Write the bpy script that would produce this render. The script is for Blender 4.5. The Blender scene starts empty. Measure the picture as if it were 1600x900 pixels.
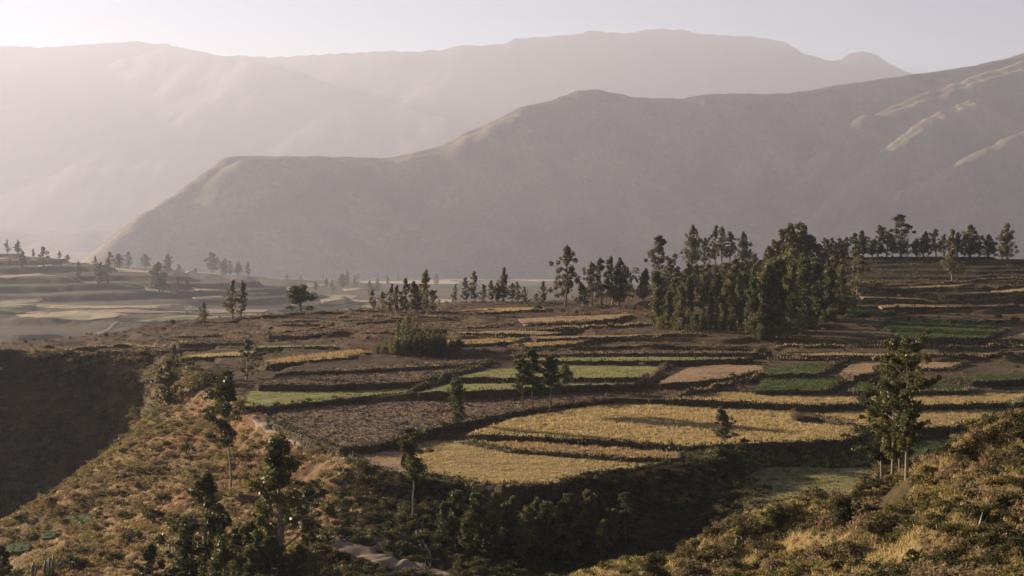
import bpy, math, random
import numpy as np
from mathutils import Vector, Matrix
from mathutils.geometry import delaunay_2d_cdt

# ------------------------------------------------------------------ camera, sky, sun, exposure
scene = bpy.context.scene
C = scene.collection
F_PX = 2537.0
PITCH = math.atan((450 - 330) / F_PX)

cam_d = bpy.data.cameras.new('camera')
cam_d.sensor_width = 36.0
cam_d.lens = F_PX / 1600 * 36.0
cam_d.clip_start = 0.5
cam_d.clip_end = 60000
cam = bpy.data.objects.new('camera', cam_d)
cam.rotation_euler = (math.pi / 2 - PITCH, 0, 0)
C.objects.link(cam)
scene.camera = cam

SUN_AZ = math.radians(57)      # to the left of the view axis
SUN_EL = math.radians(12.5)
world = bpy.data.worlds.new('World')
scene.world = world
world.use_nodes = True
wn = world.node_tree.nodes
sky = wn.new('ShaderNodeTexSky')
sky.sky_type = 'NISHITA'
sky.sun_disc = False
sky.sun_elevation = SUN_EL
sky.sun_rotation = -SUN_AZ
sky.altitude = 3800
sky.air_density = 1.0
sky.dust_density = 0.3
world.node_tree.links.new(sky.outputs[0], wn['Background'].inputs[0])
wn['Background'].inputs[1].default_value = 0.029

sun_d = bpy.data.lights.new('sun', 'SUN')
sun_d.energy = 5.0
sun_d.angle = math.radians(0.55)
sun_d.color = (1.0, 0.83, 0.63)
sun = bpy.data.objects.new('sun', sun_d)
sv = Vector((-math.sin(SUN_AZ) * math.cos(SUN_EL), math.cos(SUN_AZ) * math.cos(SUN_EL), math.sin(SUN_EL)))
sun.rotation_euler = sv.to_track_quat('Z', 'Y').to_euler()
sun.location = (-200, 200, 300)
C.objects.link(sun)

scene.view_settings.view_transform = 'Standard'
scene.view_settings.look = 'None'
scene.view_settings.exposure = 1.97
scene.view_settings.gamma = 1.0
scene.cycles.max_bounces = 6
scene.cycles.volume_bounces = 1
scene.cycles.diffuse_bounces = 3
scene.cycles.transmission_bounces = 3
scene.cycles.use_denoising = True
scene.cycles.denoising_prefilter = 'ACCURATE'
HAZE_DENSITY = 0.56e-4

# ------------------------------------------------------------------ helpers
_perm = np.random.RandomState(7).permutation(4096)
_grad = np.random.RandomState(8).rand(4096) * 2 * np.pi
_gx, _gy = np.cos(_grad), np.sin(_grad)


def pnoise(x, y):
    x = np.asarray(x, float); y = np.asarray(y, float)
    xi = np.floor(x).astype(np.int64); yi = np.floor(y).astype(np.int64)
    xf = x - xi; yf = y - yi
    u = xf * xf * xf * (xf * (xf * 6 - 15) + 10)
    v = yf * yf * yf * (yf * (yf * 6 - 15) + 10)

    def g(ix, iy, fx, fy):
        h = _perm[(_perm[ix & 4095] + iy) & 4095]
        return _gx[h] * fx + _gy[h] * fy
    a = g(xi, yi, xf, yf); b = g(xi + 1, yi, xf - 1, yf)
    c = g(xi, yi + 1, xf, yf - 1); d = g(xi + 1, yi + 1, xf - 1, yf - 1)
    return (a * (1 - u) + b * u) * (1 - v) + (c * (1 - u) + d * u) * v * 1.0


def fbm(x, y, octv=4, lac=2.03, gain=0.5):
    s = 0; a = 1.0
    for k in range(octv):
        s = s + a * pnoise(x + 31.7 * k, y - 17.3 * k)
        x = x * lac; y = y * lac; a *= gain
    return s


def sstep(a, b, x):
    t = np.clip((x - a) / (b - a), 0, 1)
    return t * t * (3 - 2 * t)


def ray(px, py):
    u = (px - 800) / F_PX; v = (450 - py) / F_PX
    dy = math.cos(PITCH) + v * math.sin(PITCH)
    dz = -math.sin(PITCH) + v * math.cos(PITCH)
    return u / dy, dz / dy           # x and z per metre of depth


def pt(px, py, D):
    a, b = ray(px, py)
    return (a * D, D, b * D)


class TPS:
    def __init__(self, pts, lam=0.02, sc=100.0):
        p = np.array(pts, float)
        self.c = p[:, :2] / sc; self.sc = sc
        n = len(p)
        K = self.phi(np.linalg.norm(self.c[:, None] - self.c[None], axis=2)) + lam * np.eye(n)
        Pm = np.hstack([np.ones((n, 1)), self.c])
        A = np.zeros((n + 3, n + 3)); A[:n, :n] = K; A[:n, n:] = Pm; A[n:, :n] = Pm.T
        self.w = np.linalg.solve(A, np.concatenate([p[:, 2], np.zeros(3)]))

    @staticmethod
    def phi(r):
        return np.where(r > 1e-9, r * r * np.log(r + 1e-12), 0.0)

    def __call__(self, x, y):
        sh = np.shape(x)
        q = np.stack([np.ravel(x), np.ravel(y)], 1) / self.sc
        out = np.empty(len(q))
        n = len(self.c)
        for s in range(0, len(q), 60000):
            qq = q[s:s + 60000]
            r = np.sqrt((qq[:, None, 0] - self.c[None, :, 0]) ** 2 + (qq[:, None, 1] - self.c[None, :, 1]) ** 2)
            out[s:s + 60000] = self.phi(r) @ self.w[:n] + self.w[n] + qq @ self.w[n + 1:]
        return out.reshape(sh)


def seg_dist(x, y, poly):
    """distance to a plan polyline, signed: positive to the left of its direction"""
    best = np.full(np.shape(x), 1e18); sgn = np.ones(np.shape(x))
    for (ax, ay), (bx, by) in zip(poly[:-1], poly[1:]):
        dx, dy = bx - ax, by - ay
        L2 = dx * dx + dy * dy
        t = np.clip(((x - ax) * dx + (y - ay) * dy) / L2, 0, 1)
        ex, ey = x - (ax + t * dx), y - (ay + t * dy)
        d2 = ex * ex + ey * ey
        cr = dx * (y - ay) - dy * (x - ax)
        m = d2 < best - 1e-9
        best = np.where(m, d2, best); sgn = np.where(m, np.sign(cr), sgn)
    return np.sqrt(best) * sgn


def in_poly(x, y, poly):
    r = np.zeros(np.shape(x), bool)
    n = len(poly)
    for i in range(n):
        x1, y1 = poly[i]; x2, y2 = poly[(i + 1) % n]
        c = ((y1 > y) != (y2 > y))
        with np.errstate(divide='ignore', invalid='ignore'):
            xi = (x2 - x1) * (y - y1) / (y2 - y1 if y2 != y1 else 1e-9) + x1
        r ^= c & (x < xi)
    return r


def mesh_np(name, V, Fc, mat=None, smooth=False):
    V = np.asarray(V, np.float32); Fc = np.asarray(Fc, np.int32)
    me = bpy.data.meshes.new(name)
    n, k = Fc.shape
    me.vertices.add(len(V)); me.vertices.foreach_set('co', V.ravel())
    me.loops.add(n * k); me.loops.foreach_set('vertex_index', Fc.ravel())
    me.polygons.add(n)
    me.polygons.foreach_set('loop_start', np.arange(0, n * k, k, dtype=np.int32))
    try:
        me.polygons.foreach_set('loop_total', np.full(n, k, np.int32))
    except Exception:
        pass
    me.polygons.foreach_set('use_smooth', np.full(n, smooth, bool))
    me.update(calc_edges=True)
    if mat:
        me.materials.append(mat)
    return me


def link(name, me, parent=None, loc=None):
    o = bpy.data.objects.new(name, me)
    C.objects.link(o)
    if parent:
        o.parent = parent
    if loc is not None:
        o.location = loc
    return o


def tag(o, label=None, cat=None, group=None, kind=None):
    if label: o['label'] = label
    if cat: o['category'] = cat
    if group: o['group'] = group
    if kind: o['kind'] = kind
    return o


ORD = ['first', 'second', 'third', 'fourth', 'fifth', 'sixth', 'seventh', 'eighth', 'ninth', 'tenth', 'eleventh', 'twelfth',
       'thirteenth', 'fourteenth', 'fifteenth', 'sixteenth', 'seventeenth', 'eighteenth', 'nineteenth', 'twentieth']
ORD += ['twenty-' + w for w in ORD[:9]] + ['thirtieth'] + ['thirty-' + w for w in ORD[:9]] + ['fortieth'] + ['forty-' + w for w in ORD[:9]] + ['fiftieth'] + ['fifty-' + w for w in ORD[:9]]


# ------------------------------------------------------------------ materials
def nodes_mat(name):
    m = bpy.data.materials.new(name); m.use_nodes = True
    nt = m.node_tree
    b = nt.nodes['Principled BSDF']
    b.inputs['Specular IOR Level'].default_value = 0.15
    b.inputs['Roughness'].default_value = 0.95
    return m, nt, b


def N(nt, t, **kw):
    n = nt.nodes.new(t)
    for k, v in kw.items():
        if k in ('operation', 'blend_type', 'data_type', 'attribute_name', 'feature', 'wave_type', 'bands_direction', 'noise_dimensions'):
            setattr(n, k, v)
        else:
            n.inputs[k.replace('_', ' ')].default_value = v
    return n


def noise(nt, vec, scale, detail=5, rough=0.6):
    n = N(nt, 'ShaderNodeTexNoise', Scale=scale, Detail=detail, Roughness=rough)
    nt.links.new(vec, n.inputs['Vector'])
    return n.outputs['Fac']


def ramp(nt, fac, stops):
    r = nt.nodes.new('ShaderNodeValToRGB')
    e = r.color_ramp.elements
    while len(e) < len(stops):
        e.new(0.5)
    for k, (p, c) in enumerate(stops):
        e[k].position = p; e[k].color = (*c, 1)
    nt.links.new(fac, r.inputs[0])
    return r.outputs[0]


def mix(nt, fac, a, b, mode='MIX'):
    m = nt.nodes.new('ShaderNodeMix'); m.data_type = 'RGBA'; m.blend_type = mode
    if isinstance(fac, (int, float)): m.inputs[0].default_value = fac
    else: nt.links.new(fac, m.inputs[0])
    for s, v in ((6, a), (7, b)):
        if isinstance(v, tuple): m.inputs[s].default_value = (*v, 1)
        else: nt.links.new(v, m.inputs[s])
    return m.outputs[2]


def bump(nt, b, h, strength, dist):
    n = N(nt, 'ShaderNodeBump', Strength=strength, Distance=dist)
    nt.links.new(h, n.inputs['Height']); nt.links.new(n.outputs[0], b.inputs['Normal'])


def pos(nt):
    return nt.nodes.new('ShaderNodeNewGeometry').outputs['Position']


def mapped(nt, scale, rot=0.0):
    m = nt.nodes.new('ShaderNodeMapping')
    m.inputs['Scale'].default_value = scale; m.inputs['Rotation'].default_value = (0, 0, rot)
    nt.links.new(pos(nt), m.inputs['Vector'])
    return m.outputs[0]


def leaf_mat(name, c1, c2, trans=0.35, rough=0.5, spec=0.3, tr_col=None):
    m, nt, b = nodes_mat(name)
    oi = nt.nodes.new('ShaderNodeObjectInfo')
    g = nt.nodes.new('ShaderNodeNewGeometry')
    f = noise(nt, g.outputs['Position'], 1.3, 3)
    mx = N(nt, 'ShaderNodeMath', operation='ADD'); nt.links.new(f, mx.inputs[0])
    sc = N(nt, 'ShaderNodeMath', operation='MULTIPLY_ADD'); nt.links.new(oi.outputs['Random'], sc.inputs[0])
    sc.inputs[1].default_value = 0.5; sc.inputs[2].default_value = -0.25
    nt.links.new(sc.outputs[0], mx.inputs[1])
    rp = N(nt, 'ShaderNodeMath', operation='MULTIPLY_ADD'); nt.links.new(g.outputs['Random Per Island'], rp.inputs[0])
    rp.inputs[1].default_value = 0.4; rp.inputs[2].default_value = -0.2
    m2 = N(nt, 'ShaderNodeMath', operation='ADD'); nt.links.new(mx.outputs[0], m2.inputs[0]); nt.links.new(rp.outputs[0], m2.inputs[1])
    col = ramp(nt, m2.outputs[0], [(0.25, c1), (0.75, c2)])
    nt.links.new(col, b.inputs['Base Color'])
    b.inputs['Roughness'].default_value = rough
    b.inputs['Specular IOR Level'].default_value = spec
    t = nt.nodes.new('ShaderNodeBsdfTranslucent')
    tc = mix(nt, 1.0, col, tr_col or (1.45, 1.4, 0.95), 'MULTIPLY')
    nt.links.new(tc, t.inputs['Color'])
    ms = nt.nodes.new('ShaderNodeMixShader'); ms.inputs[0].default_value = trans
    nt.links.new(b.outputs[0], ms.inputs[1]); nt.links.new(t.outputs[0], ms.inputs[2])
    nt.links.new(ms.outputs[0], nt.nodes['Material Output'].inputs['Surface'])
    return m


M = {}
M['leaf_euc'] = leaf_mat('eucalyptus_leaf', (0.055, 0.05, 0.024), (0.165, 0.142, 0.07), 0.35, 0.5, 0.35)
M['leaf_green'] = leaf_mat('dense_leaf', (0.042, 0.05, 0.02), (0.155, 0.145, 0.055), 0.35, 0.5, 0.3)
M['leaf_near'] = leaf_mat('glossy_leaf', (0.035, 0.042, 0.016), (0.12, 0.115, 0.042), 0.35, 0.48, 0.25)
M['leaf_pine'] = leaf_mat('needle', (0.035, 0.05, 0.02), (0.09, 0.10, 0.035), 0.3, 0.6, 0.2)
M['leaf_bush'] = leaf_mat('bush_leaf', (0.025, 0.028, 0.012), (0.085, 0.075, 0.028), 0.4, 0.6, 0.2)
M['leaf_olive'] = leaf_mat('olive_leaf', (0.095, 0.078, 0.034), (0.25, 0.195, 0.085), 0.38, 0.7, 0.1)
M['leaf_dry'] = leaf_mat('dry_leaf', (0.14, 0.10, 0.06), (0.30, 0.215, 0.13), 0.38, 0.8, 0.1, (1.2, 1.12, 1.0))
M['leaf_red'] = leaf_mat('reddish_dry_leaf', (0.12, 0.07, 0.048), (0.24, 0.145, 0.10), 0.35, 0.8, 0.1, (1.2, 1.12, 1.0))
M['straw'] = leaf_mat('straw', (0.30, 0.235, 0.13), (0.48, 0.385, 0.215), 0.5, 0.8, 0.1, (1.2, 1.1, 0.9))
M['straw_red'] = leaf_mat('red_straw', (0.25, 0.17, 0.115), (0.37, 0.265, 0.18), 0.45, 0.8, 0.1, (1.2, 1.1, 0.9))
M['straw_tan'] = leaf_mat('tan_straw', (0.22, 0.17, 0.08), (0.38, 0.30, 0.145), 0.5, 0.8, 0.1, (1.2, 1.1, 0.9))
M['grass_green'] = leaf_mat('green_blade', (0.15, 0.15, 0.06), (0.28, 0.265, 0.11), 0.45, 0.7, 0.1, (1.2, 1.2, 0.9))
M['grass_dark'] = leaf_mat('dark_green_blade', (0.04, 0.06, 0.026), (0.085, 0.11, 0.045), 0.4, 0.7, 0.1)
M['plume'] = leaf_mat('pale_plume', (0.6, 0.55, 0.45), (0.75, 0.7, 0.6), 0.4, 0.8, 0.1, (1, 1, 1))
M['agave'] = leaf_mat('agave_leaf', (0.09, 0.12, 0.075), (0.17, 0.19, 0.11), 0.15, 0.5, 0.3)


def bark_mat(name, c1, c2):
    m, nt, b = nodes_mat(name)
    f = noise(nt, mapped(nt, (3, 3, 0.6)), 2.0, 4)
    nt.links.new(ramp(nt, f, [(0.3, c1), (0.7, c2)]), b.inputs['Base Color'])
    bump(nt, b, f, 0.5, 0.05)
    return m


M['bark'] = bark_mat('bark', (0.07, 0.05, 0.035), (0.17, 0.13, 0.09))
M['bark_pale'] = bark_mat('pale_bark', (0.14, 0.11, 0.08), (0.32, 0.27, 0.21))
M['dead_wood'] = bark_mat('dead_wood', (0.3, 0.24, 0.18), (0.48, 0.4, 0.31))


def soil_mat(name, c1, c2, c3, sx=1.0, sy=1.0, rot=0.0, bs=0.8, bd=0.25, rows=0.0, rowscale=1.0):
    """a field: three colours in large soft patches and fine grain, rough relief, optional rows"""
    m, nt, b = nodes_mat(name)
    big = noise(nt, mapped(nt, (0.05 * sx, 0.05 * sy, 0.05), rot), 1.0, 4)
    v = mapped(nt, (sx, sy, 1), rot)
    fine = noise(nt, v, 1.6, 6, 0.75)
    a = mix(nt, big, c1, c2)
    fr = ramp(nt, fine, [(0.42, (0, 0, 0)), (0.62, (1, 1, 1))])
    col = mix(nt, fr, a, c3)
    wear = noise(nt, mapped(nt, (0.09 * sx, 0.16 * sy, 0.1), rot + 0.4), 1.0, 5, 0.65)
    col = mix(nt, 1.0, col, ramp(nt, wear, [(0.36, (0.62, 0.6, 0.58)), (0.5, (1.0, 1.0, 1.0)), (0.68, (1.14, 1.12, 1.08))]), 'MULTIPLY')
    nt.links.new(col, b.inputs['Base Color'])
    h = fine
    if rows:
        w = N(nt, 'ShaderNodeTexWave', wave_type='BANDS', bands_direction='X', Scale=rowscale, Distortion=1.5, Detail=2.0)
        nt.links.new(mapped(nt, (1, 1, 1), rot), w.inputs['Vector'])
        ad = N(nt, 'ShaderNodeMath', operation='MULTIPLY_ADD'); nt.links.new(w.outputs['Fac'], ad.inputs[0])
        ad.inputs[1].default_value = rows; nt.links.new(fine, ad.inputs[2]); h = ad.outputs[0]
    bump(nt, b, h, bs, bd)
    return m


M['ploughed'] = soil_mat('ploughed_soil', (0.065, 0.041, 0.025), (0.10, 0.063, 0.037), (0.17, 0.112, 0.066), 1, 1.0, 0.3, 1.0, 0.5)
M['ploughed2'] = soil_mat('dark_ploughed_soil', (0.05, 0.032, 0.02), (0.08, 0.051, 0.03), (0.12, 0.078, 0.046), 1, 1, 0.3, 1.0, 0.4)
M['tan'] = soil_mat('tan_stubble', (0.24, 0.15, 0.09), (0.29, 0.19, 0.115), (0.34, 0.23, 0.14), 1, 1, 0.2, 0.9, 0.3)
M['wheat'] = soil_mat('dry_grain', (0.29, 0.225, 0.12), (0.38, 0.30, 0.165), (0.45, 0.36, 0.2), 0.8, 1.6, 0.25, 1.0, 0.35)
M['pasture'] = soil_mat('dry_pasture', (0.23, 0.165, 0.07), (0.29, 0.215, 0.09), (0.33, 0.25, 0.11), 0.7, 2.0, 0.1, 0.9, 0.2)
M['redgrass'] = soil_mat('red_dry_grass', (0.25, 0.13, 0.08), (0.30, 0.165, 0.10), (0.33, 0.21, 0.12), 0.7, 1.6, 0.1, 0.9, 0.3)
M['green'] = soil_mat('light_green_crop', (0.18, 0.175, 0.07), (0.23, 0.22, 0.09), (0.27, 0.255, 0.11), 1, 1, 0.6, 0.8, 0.2, 0.3, 0.5)
M['darkgreen'] = soil_mat('dark_green_crop', (0.035, 0.052, 0.024), (0.055, 0.075, 0.033), (0.085, 0.11, 0.045), 1, 1, 0.3, 0.9, 0.25, 0.3, 1.3)
M['meadow'] = soil_mat('meadow', (0.12, 0.135, 0.05), (0.19, 0.165, 0.07), (0.27, 0.215, 0.105), 0.6, 1.2, 0.3, 0.9, 0.4)
M['dirt'] = soil_mat('dirt_track', (0.17, 0.12, 0.088), (0.22, 0.16, 0.118), (0.27, 0.2, 0.15), 1.5, 1.5, 0, 0.5, 0.1)
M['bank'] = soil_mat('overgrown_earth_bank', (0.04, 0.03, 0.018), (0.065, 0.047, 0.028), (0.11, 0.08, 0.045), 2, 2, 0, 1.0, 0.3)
M['concrete'] = soil_mat('concrete', (0.16, 0.145, 0.125), (0.2, 0.18, 0.16), (0.24, 0.22, 0.19), 3, 3, 0, 0.3, 0.03)


def ground_mat(name, fine_scale=1.1, bd=0.5, lo=0.55, hi=1.5):
    m, nt, b = nodes_mat(name)
    p = pos(nt)
    f = noise(nt, p, fine_scale, 7, 0.75)
    f2 = noise(nt, p, fine_scale * 0.12, 4, 0.6)
    at = nt.nodes.new('ShaderNodeAttribute'); at.attribute_name = 'tint'
    k = ramp(nt, f, [(0.3, (lo, lo, lo)), (0.5, (0.95, 0.95, 0.95)), (0.72, (hi, hi * 0.98, hi * 0.93))])
    col = mix(nt, 1.0, at.outputs['Color'], k, 'MULTIPLY')
    k2 = ramp(nt, f2, [(0.3, (0.8, 0.85, 0.75)), (0.7, (1.2, 1.1, 1.1))])
    col = mix(nt, 1.0, col, k2, 'MULTIPLY')
    nt.links.new(col, b.inputs['Base Color'])
    bump(nt, b, f, 1.0, bd)
    return m


M['ground'] = ground_mat('scrubby_ground', 0.9, 0.7)
M['mountain'] = ground_mat('mountain_rock_and_grass', 0.03, 11, 0.68, 1.3)
# ------------------------------------------------------------------ the terrain
Pp = [  # plateau: px, py, depth
    (640, 745, 262), (850, 765, 255), (1080, 720, 275), (1150, 700, 288), (1330, 695, 300), (520, 705, 290), (430, 660, 328),
    (800, 690, 301), (1000, 660, 322), (800, 640, 340), (1200, 640, 338), (600, 640, 338),
    (600, 600, 369), (900, 600, 370), (1200, 600, 368), (1500, 600, 368), (700, 570, 405), (1000, 570, 405), (1400, 570, 404),
    (450, 570, 410), (390, 610, 368), (300, 560, 455), (700, 545, 440), (1100, 545, 440), (1500, 545, 436), (300, 545, 470),
    (800, 520, 480), (1100, 520, 476), (1300, 520, 472), (1550, 520, 468), (500, 530, 480), (900, 500, 525), (1200, 490, 530), (1400, 500, 515),
    (700, 492, 560), (900, 485, 572), (1050, 470, 590), (1250, 460, 600), (1500, 460, 595), (1400, 437, 665), (1590, 436, 660), (1200, 440, 650),
    (1400, 390, 765), (1590, 383, 765), (1200, 399, 765), (1100, 412, 760), (1000, 455, 690), (900, 474, 630), (720, 472, 630), (570, 483, 640),
    (300, 500, 600), (150, 525, 560), (0, 537, 560), (0, 547, 505), (150, 556, 492), (250, 563, 478), (-200, 560, 520), (-200, 545, 560),
    (1550, 650, 333), (1500, 690, 300), (1700, 620, 350), (1700, 520, 480), (1750, 440, 660), (1750, 380, 765),
]
P_ = TPS([pt(*q) for q in Pp], 0.05)
Lp = [  # ravine, lit slope and the lower fields
    (265, 625, 412), (200, 680, 385), (120, 740, 360), (0, 812, 330), (100, 850, 280), (200, 800, 292), (300, 750, 302), (390, 720, 303), (340, 680, 340),
    (300, 650, 372), (290, 600, 420), (275, 590, 440),
    (300, 890, 228), (450, 800, 250), (500, 860, 226), (600, 880, 217), (430, 910, 212), (0, 900, 285), (-100, 870, 300), (560, 790, 252), (620, 830, 238), (700, 860, 230),
    (850, 890, 228), (1000, 870, 240), (1000, 800, 260), (1090, 800, 258), (1150, 840, 245), (1250, 800, 246), (1250, 730, 287), (1340, 720, 292), (1120, 760, 268),
    (1330, 770, 262), (1200, 710, 300), (1500, 720, 292), (1700, 700, 300), (1150, 700, 305), (930, 780, 257), (780, 800, 250), (680, 795, 250),
    (0, 640, 482), (0, 740, 465), (0, 800, 454), (100, 640, 478), (100, 740, 461), (200, 630, 472), (190, 700, 450), (-200, 650, 482), (-200, 800, 454), (250, 600, 468), (255, 640, 456),
    (-150, 900, 340), (0, 575, 495), (150, 580, 486),
]
_Lw = [pt(*q) for q in Lp]
SIL = [(275, 605, 418), (265, 625, 410), (200, 680, 385), (120, 740, 360), (0, 812, 330), (-120, 880, 300)]     # brow of the sunlit slope
for q in SIL[2:]:
    X_ = pt(*q)
    _Lw.append((X_[0] - 9, X_[1] + 16, X_[2] - 9)); _Lw.append((X_[0] - 15, X_[1] + 30, X_[2] - 17))
L_ = TPS(_Lw, 0.02)
BROW = [(pt(*q)[0] - 4, pt(*q)[1] + 7) for q in SIL]; BROW = [(BROW[0][0] + 15, BROW[0][1] + 45)] + BROW
Fp = [  # the hillside the camera stands on
    (1600, 635, 150), (1560, 660, 152), (1500, 700, 156), (1450, 733, 168), (1395, 752, 186), (1345, 792, 168), (1250, 832, 172), (1180, 852, 176), (1050, 882, 182), (900, 900, 190),
    (1600, 900, 95), (1400, 900, 112), (1200, 900, 138), (1000, 905, 165), (1600, 770, 118), (1500, 800, 128), (1420, 800, 150), (1350, 850, 148), (1700, 600, 140), (1700, 800, 105),
]
Fq = [pt(*q) for q in Fp] + [(0, 0, -1.9), (30, 0, 2.0), (-30, 0, -6), (0, 50, -15), (25, 50, -10.5), (-30, 60, -24), (0, 100, -28), (-30, 110, -38), (0, 150, -42), (-60, 100, -50), (-60, 180, -66),
     (0, 215, -58), (20, 225, -60), (40, 222, -58), (50, 212, -50), (65, 214, -48), (85, 200, -46), (75, 200, -44), (110, 190, -46), (0, -60, 8), (60, -60, 18), (-60, -60, 2), (80, 60, 0), (100, 100, -2),
     (125, 150, -22), (140, 180, -44)]
F_ = TPS(Fq, 0.02)
Vp = [  # valley beyond the plateau
    (0, 531, 1200), (0, 503, 1283), (200, 503, 1283), (400, 497, 1320), (0, 473, 1540), (200, 476, 1520), (400, 478, 1500), (0, 442, 1620), (150, 444, 1640), (0, 392, 1900), (80, 398, 1900),
    (140, 420, 1960), (200, 430, 1760), (270, 428, 1750), (400, 428, 1750), (440, 450, 1730), (330, 458, 1640), (430, 462, 1660), (230, 470, 1580), (500, 480, 1860), (700, 470, 1950), (500, 455, 2400), (700, 440, 3100), (450, 436, 3300),
    (900, 450, 2500), (1200, 450, 2600), (1600, 450, 2600), (800, 430, 3800), (300, 430, 3800), (0, 425, 3800), (-300, 500, 1283), (-300, 440, 1700), (-300, 400, 2100), (200, 415, 2600), (0, 410, 2500),
    (1500, 430, 3800), (600, 520, 1200), (1000, 560, 1200), (1600, 560, 1200), (300, 550, 1150), (500, 500, 1500), (100, 455, 1600), (0, 480, 1480), (250, 490, 1400), (1000, 434, 3600), (1200, 434, 3700), (1000, 441, 3000), (1300, 441, 3200), (850, 438, 3300), (1150, 446, 2800), (700, 433, 3600),
]
KV = 1.6     # distance scale of the valley and the hills across it
V_ = TPS([pt(a, b, d * KV) for a, b, d in Vp], 0.05, 800.0)
EDGE = [pt(*q)[:2] for q in [(-300, 556, 520), (0, 547, 505), (150, 556, 492), (250, 563, 478), (288, 578, 442), (308, 602, 405), (385, 645, 342), (430, 676, 318), (500, 707, 290), (560, 745, 272), (640, 762, 260),
        (690, 760, 258), (760, 766, 256), (860, 768, 254), (930, 745, 263), (1000, 737, 267), (1090, 722, 276), (1150, 700, 293), (1340, 693, 302), (1500, 686, 305), (1750, 684, 308)]]
FAR = np.array([(-900, 545), (-200, 560), (0, 562), (150, 566), (300, 605), (400, 618), (570, 642), (720, 640), (900, 655), (1000, 700), (1100, 765), (1400, 770), (1600, 770), (2000, 770), (2600, 770)], float)
HOLES = [(850, 880, 228)]


def smax(a, b, k):
    h = np.clip(0.5 + 0.5 * (a - b) / k, 0, 1)
    return b * (1 - h) + a * h + k * h * (1 - h)


MOUNDS = []          # plan x, y, radius, height: grassy hummocks and small plots on the near hillside


def f_detail(x, y):
    s = np.zeros(np.shape(x))
    for mx_, my_, mr_, mh_ in MOUNDS:
        s = s + mh_ * np.exp(-(((x - mx_) ** 2 + (y - my_) ** 2) / (mr_ * mr_)) ** 1.5)
    return s


def ground_parts(x, y):
    x = np.asarray(x, float); y = np.asarray(y, float)
    r = np.hypot(x, y)
    yy = np.maximum(y, 1.0)
    pxs = 800 + F_PX * x / np.maximum(yy, 0.15 * r + 1e-6)
    p = np.clip(P_(np.clip(x, -190, 280), np.clip(y, 200, 800)), -56, -8)
    dfar = np.interp(pxs, FAR[:, 0], FAR[:, 1])
    d = y - dfar
    p = p - 0.42 * np.where(d > 0, np.sqrt(d * d + 25) - 5, 0)
    l = np.clip(L_(np.clip(x, -170, 160), np.clip(y, 195, 520)), -97, -40)
    sd = seg_dist(x, y, EDGE)
    w = sstep(-7, 0.5, sd)
    pl = l + (p - l) * w
    pl = np.where((y > 560) & (w < 1), p, pl)
    far = sstep(760, 1000, r)
    v = np.clip(V_(np.clip(x, -1100 * KV, 1500 * KV), np.clip(y, 1100 * KV, 3900 * KV)), -245, -60)
    v = np.where(y < 1400, np.minimum(v, -148), v)
    v = v + (-268 - v) * sstep(4200, 6600, r) - 85 * sstep(6600, 9000, r)
    cap = -(437 - 330) / F_PX * np.maximum(y, 1500)
    ck = sstep(380, 470, pxs) * (y > 0)
    v = v * (1 - ck) + np.minimum(v, cap) * ck
    pl = np.maximum(pl, -130)
    h = smax(pl - 600 * far, v - 45 * (1 - sstep(700, 1050, np.where(y > 0, r, 0))), 3.0)
    f = np.clip(F_(np.clip(x, -70, 150), np.clip(y, -60, 240)), -90, 25) - 40 * sstep(215, 300, r) - 600 * sstep(290, 600, r)
    f = np.where(x < -70, f - 0.4 * (-70 - x), f); f = np.where(y < -60, f + 0.2 * (-60 - y) * 0, f)
    f = f + f_detail(x, y)
    h2 = smax(f, h, 1.2)
    return h2, sd, d, f > h


def ground_smooth(x, y):
    return ground_parts(x, y)[0]


def hit(px, py, dmin=75, dmax=6800):
    """first point where the ray through a pixel meets the ground"""
    a, b = ray(px, py)
    D = np.concatenate([np.arange(dmin, 700, 0.7), np.geomspace(700, dmax, 900)])
    g = ground_smooth(a * D, D) - b * D
    i = np.argmax(g >= 0)
    if g[i] < 0:
        i = len(D) - 1
    if i > 0 and g[i] != g[i - 1]:
        t = -g[i - 1] / (g[i] - g[i - 1]); d = D[i - 1] + t * (D[i] - D[i - 1])
    else:
        d = D[i]
    return (a * d, d, b * d)


_m = []
for px, py, r_, h_ in [(1262, 838, 4.5, 1.3), (1220, 850, 4.0, 1.0), (1300, 845, 5.0, 1.0), (1345, 862, 4.0, 1.2), (1400, 850, 3.5, -0.8), (1368, 790, 3.0, 1.2), (1378, 765, 3.0, 0.8), (1400, 775, 4.0, -0.9), (1180, 862, 4, 1.0), (1130, 880, 3.5, 1.3), (1080, 885, 3, 0.9),
                       (1450, 760, 5, 1.2), (1500, 760, 5, 1.4), (1550, 740, 5, 1.2), (1520, 840, 5, 1.5), (1460, 830, 4, 1.0), (1580, 780, 5, 1.2), (1020, 893, 3, 0.8), (960, 897, 4, 0.8), (1240, 880, 3.5, -0.8), (1320, 885, 3.5, 0.7)]:
    q_ = hit(px, py)
    _m.append((q_[0], q_[1], r_, h_ * 1.5))
MOUNDS += _m

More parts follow.
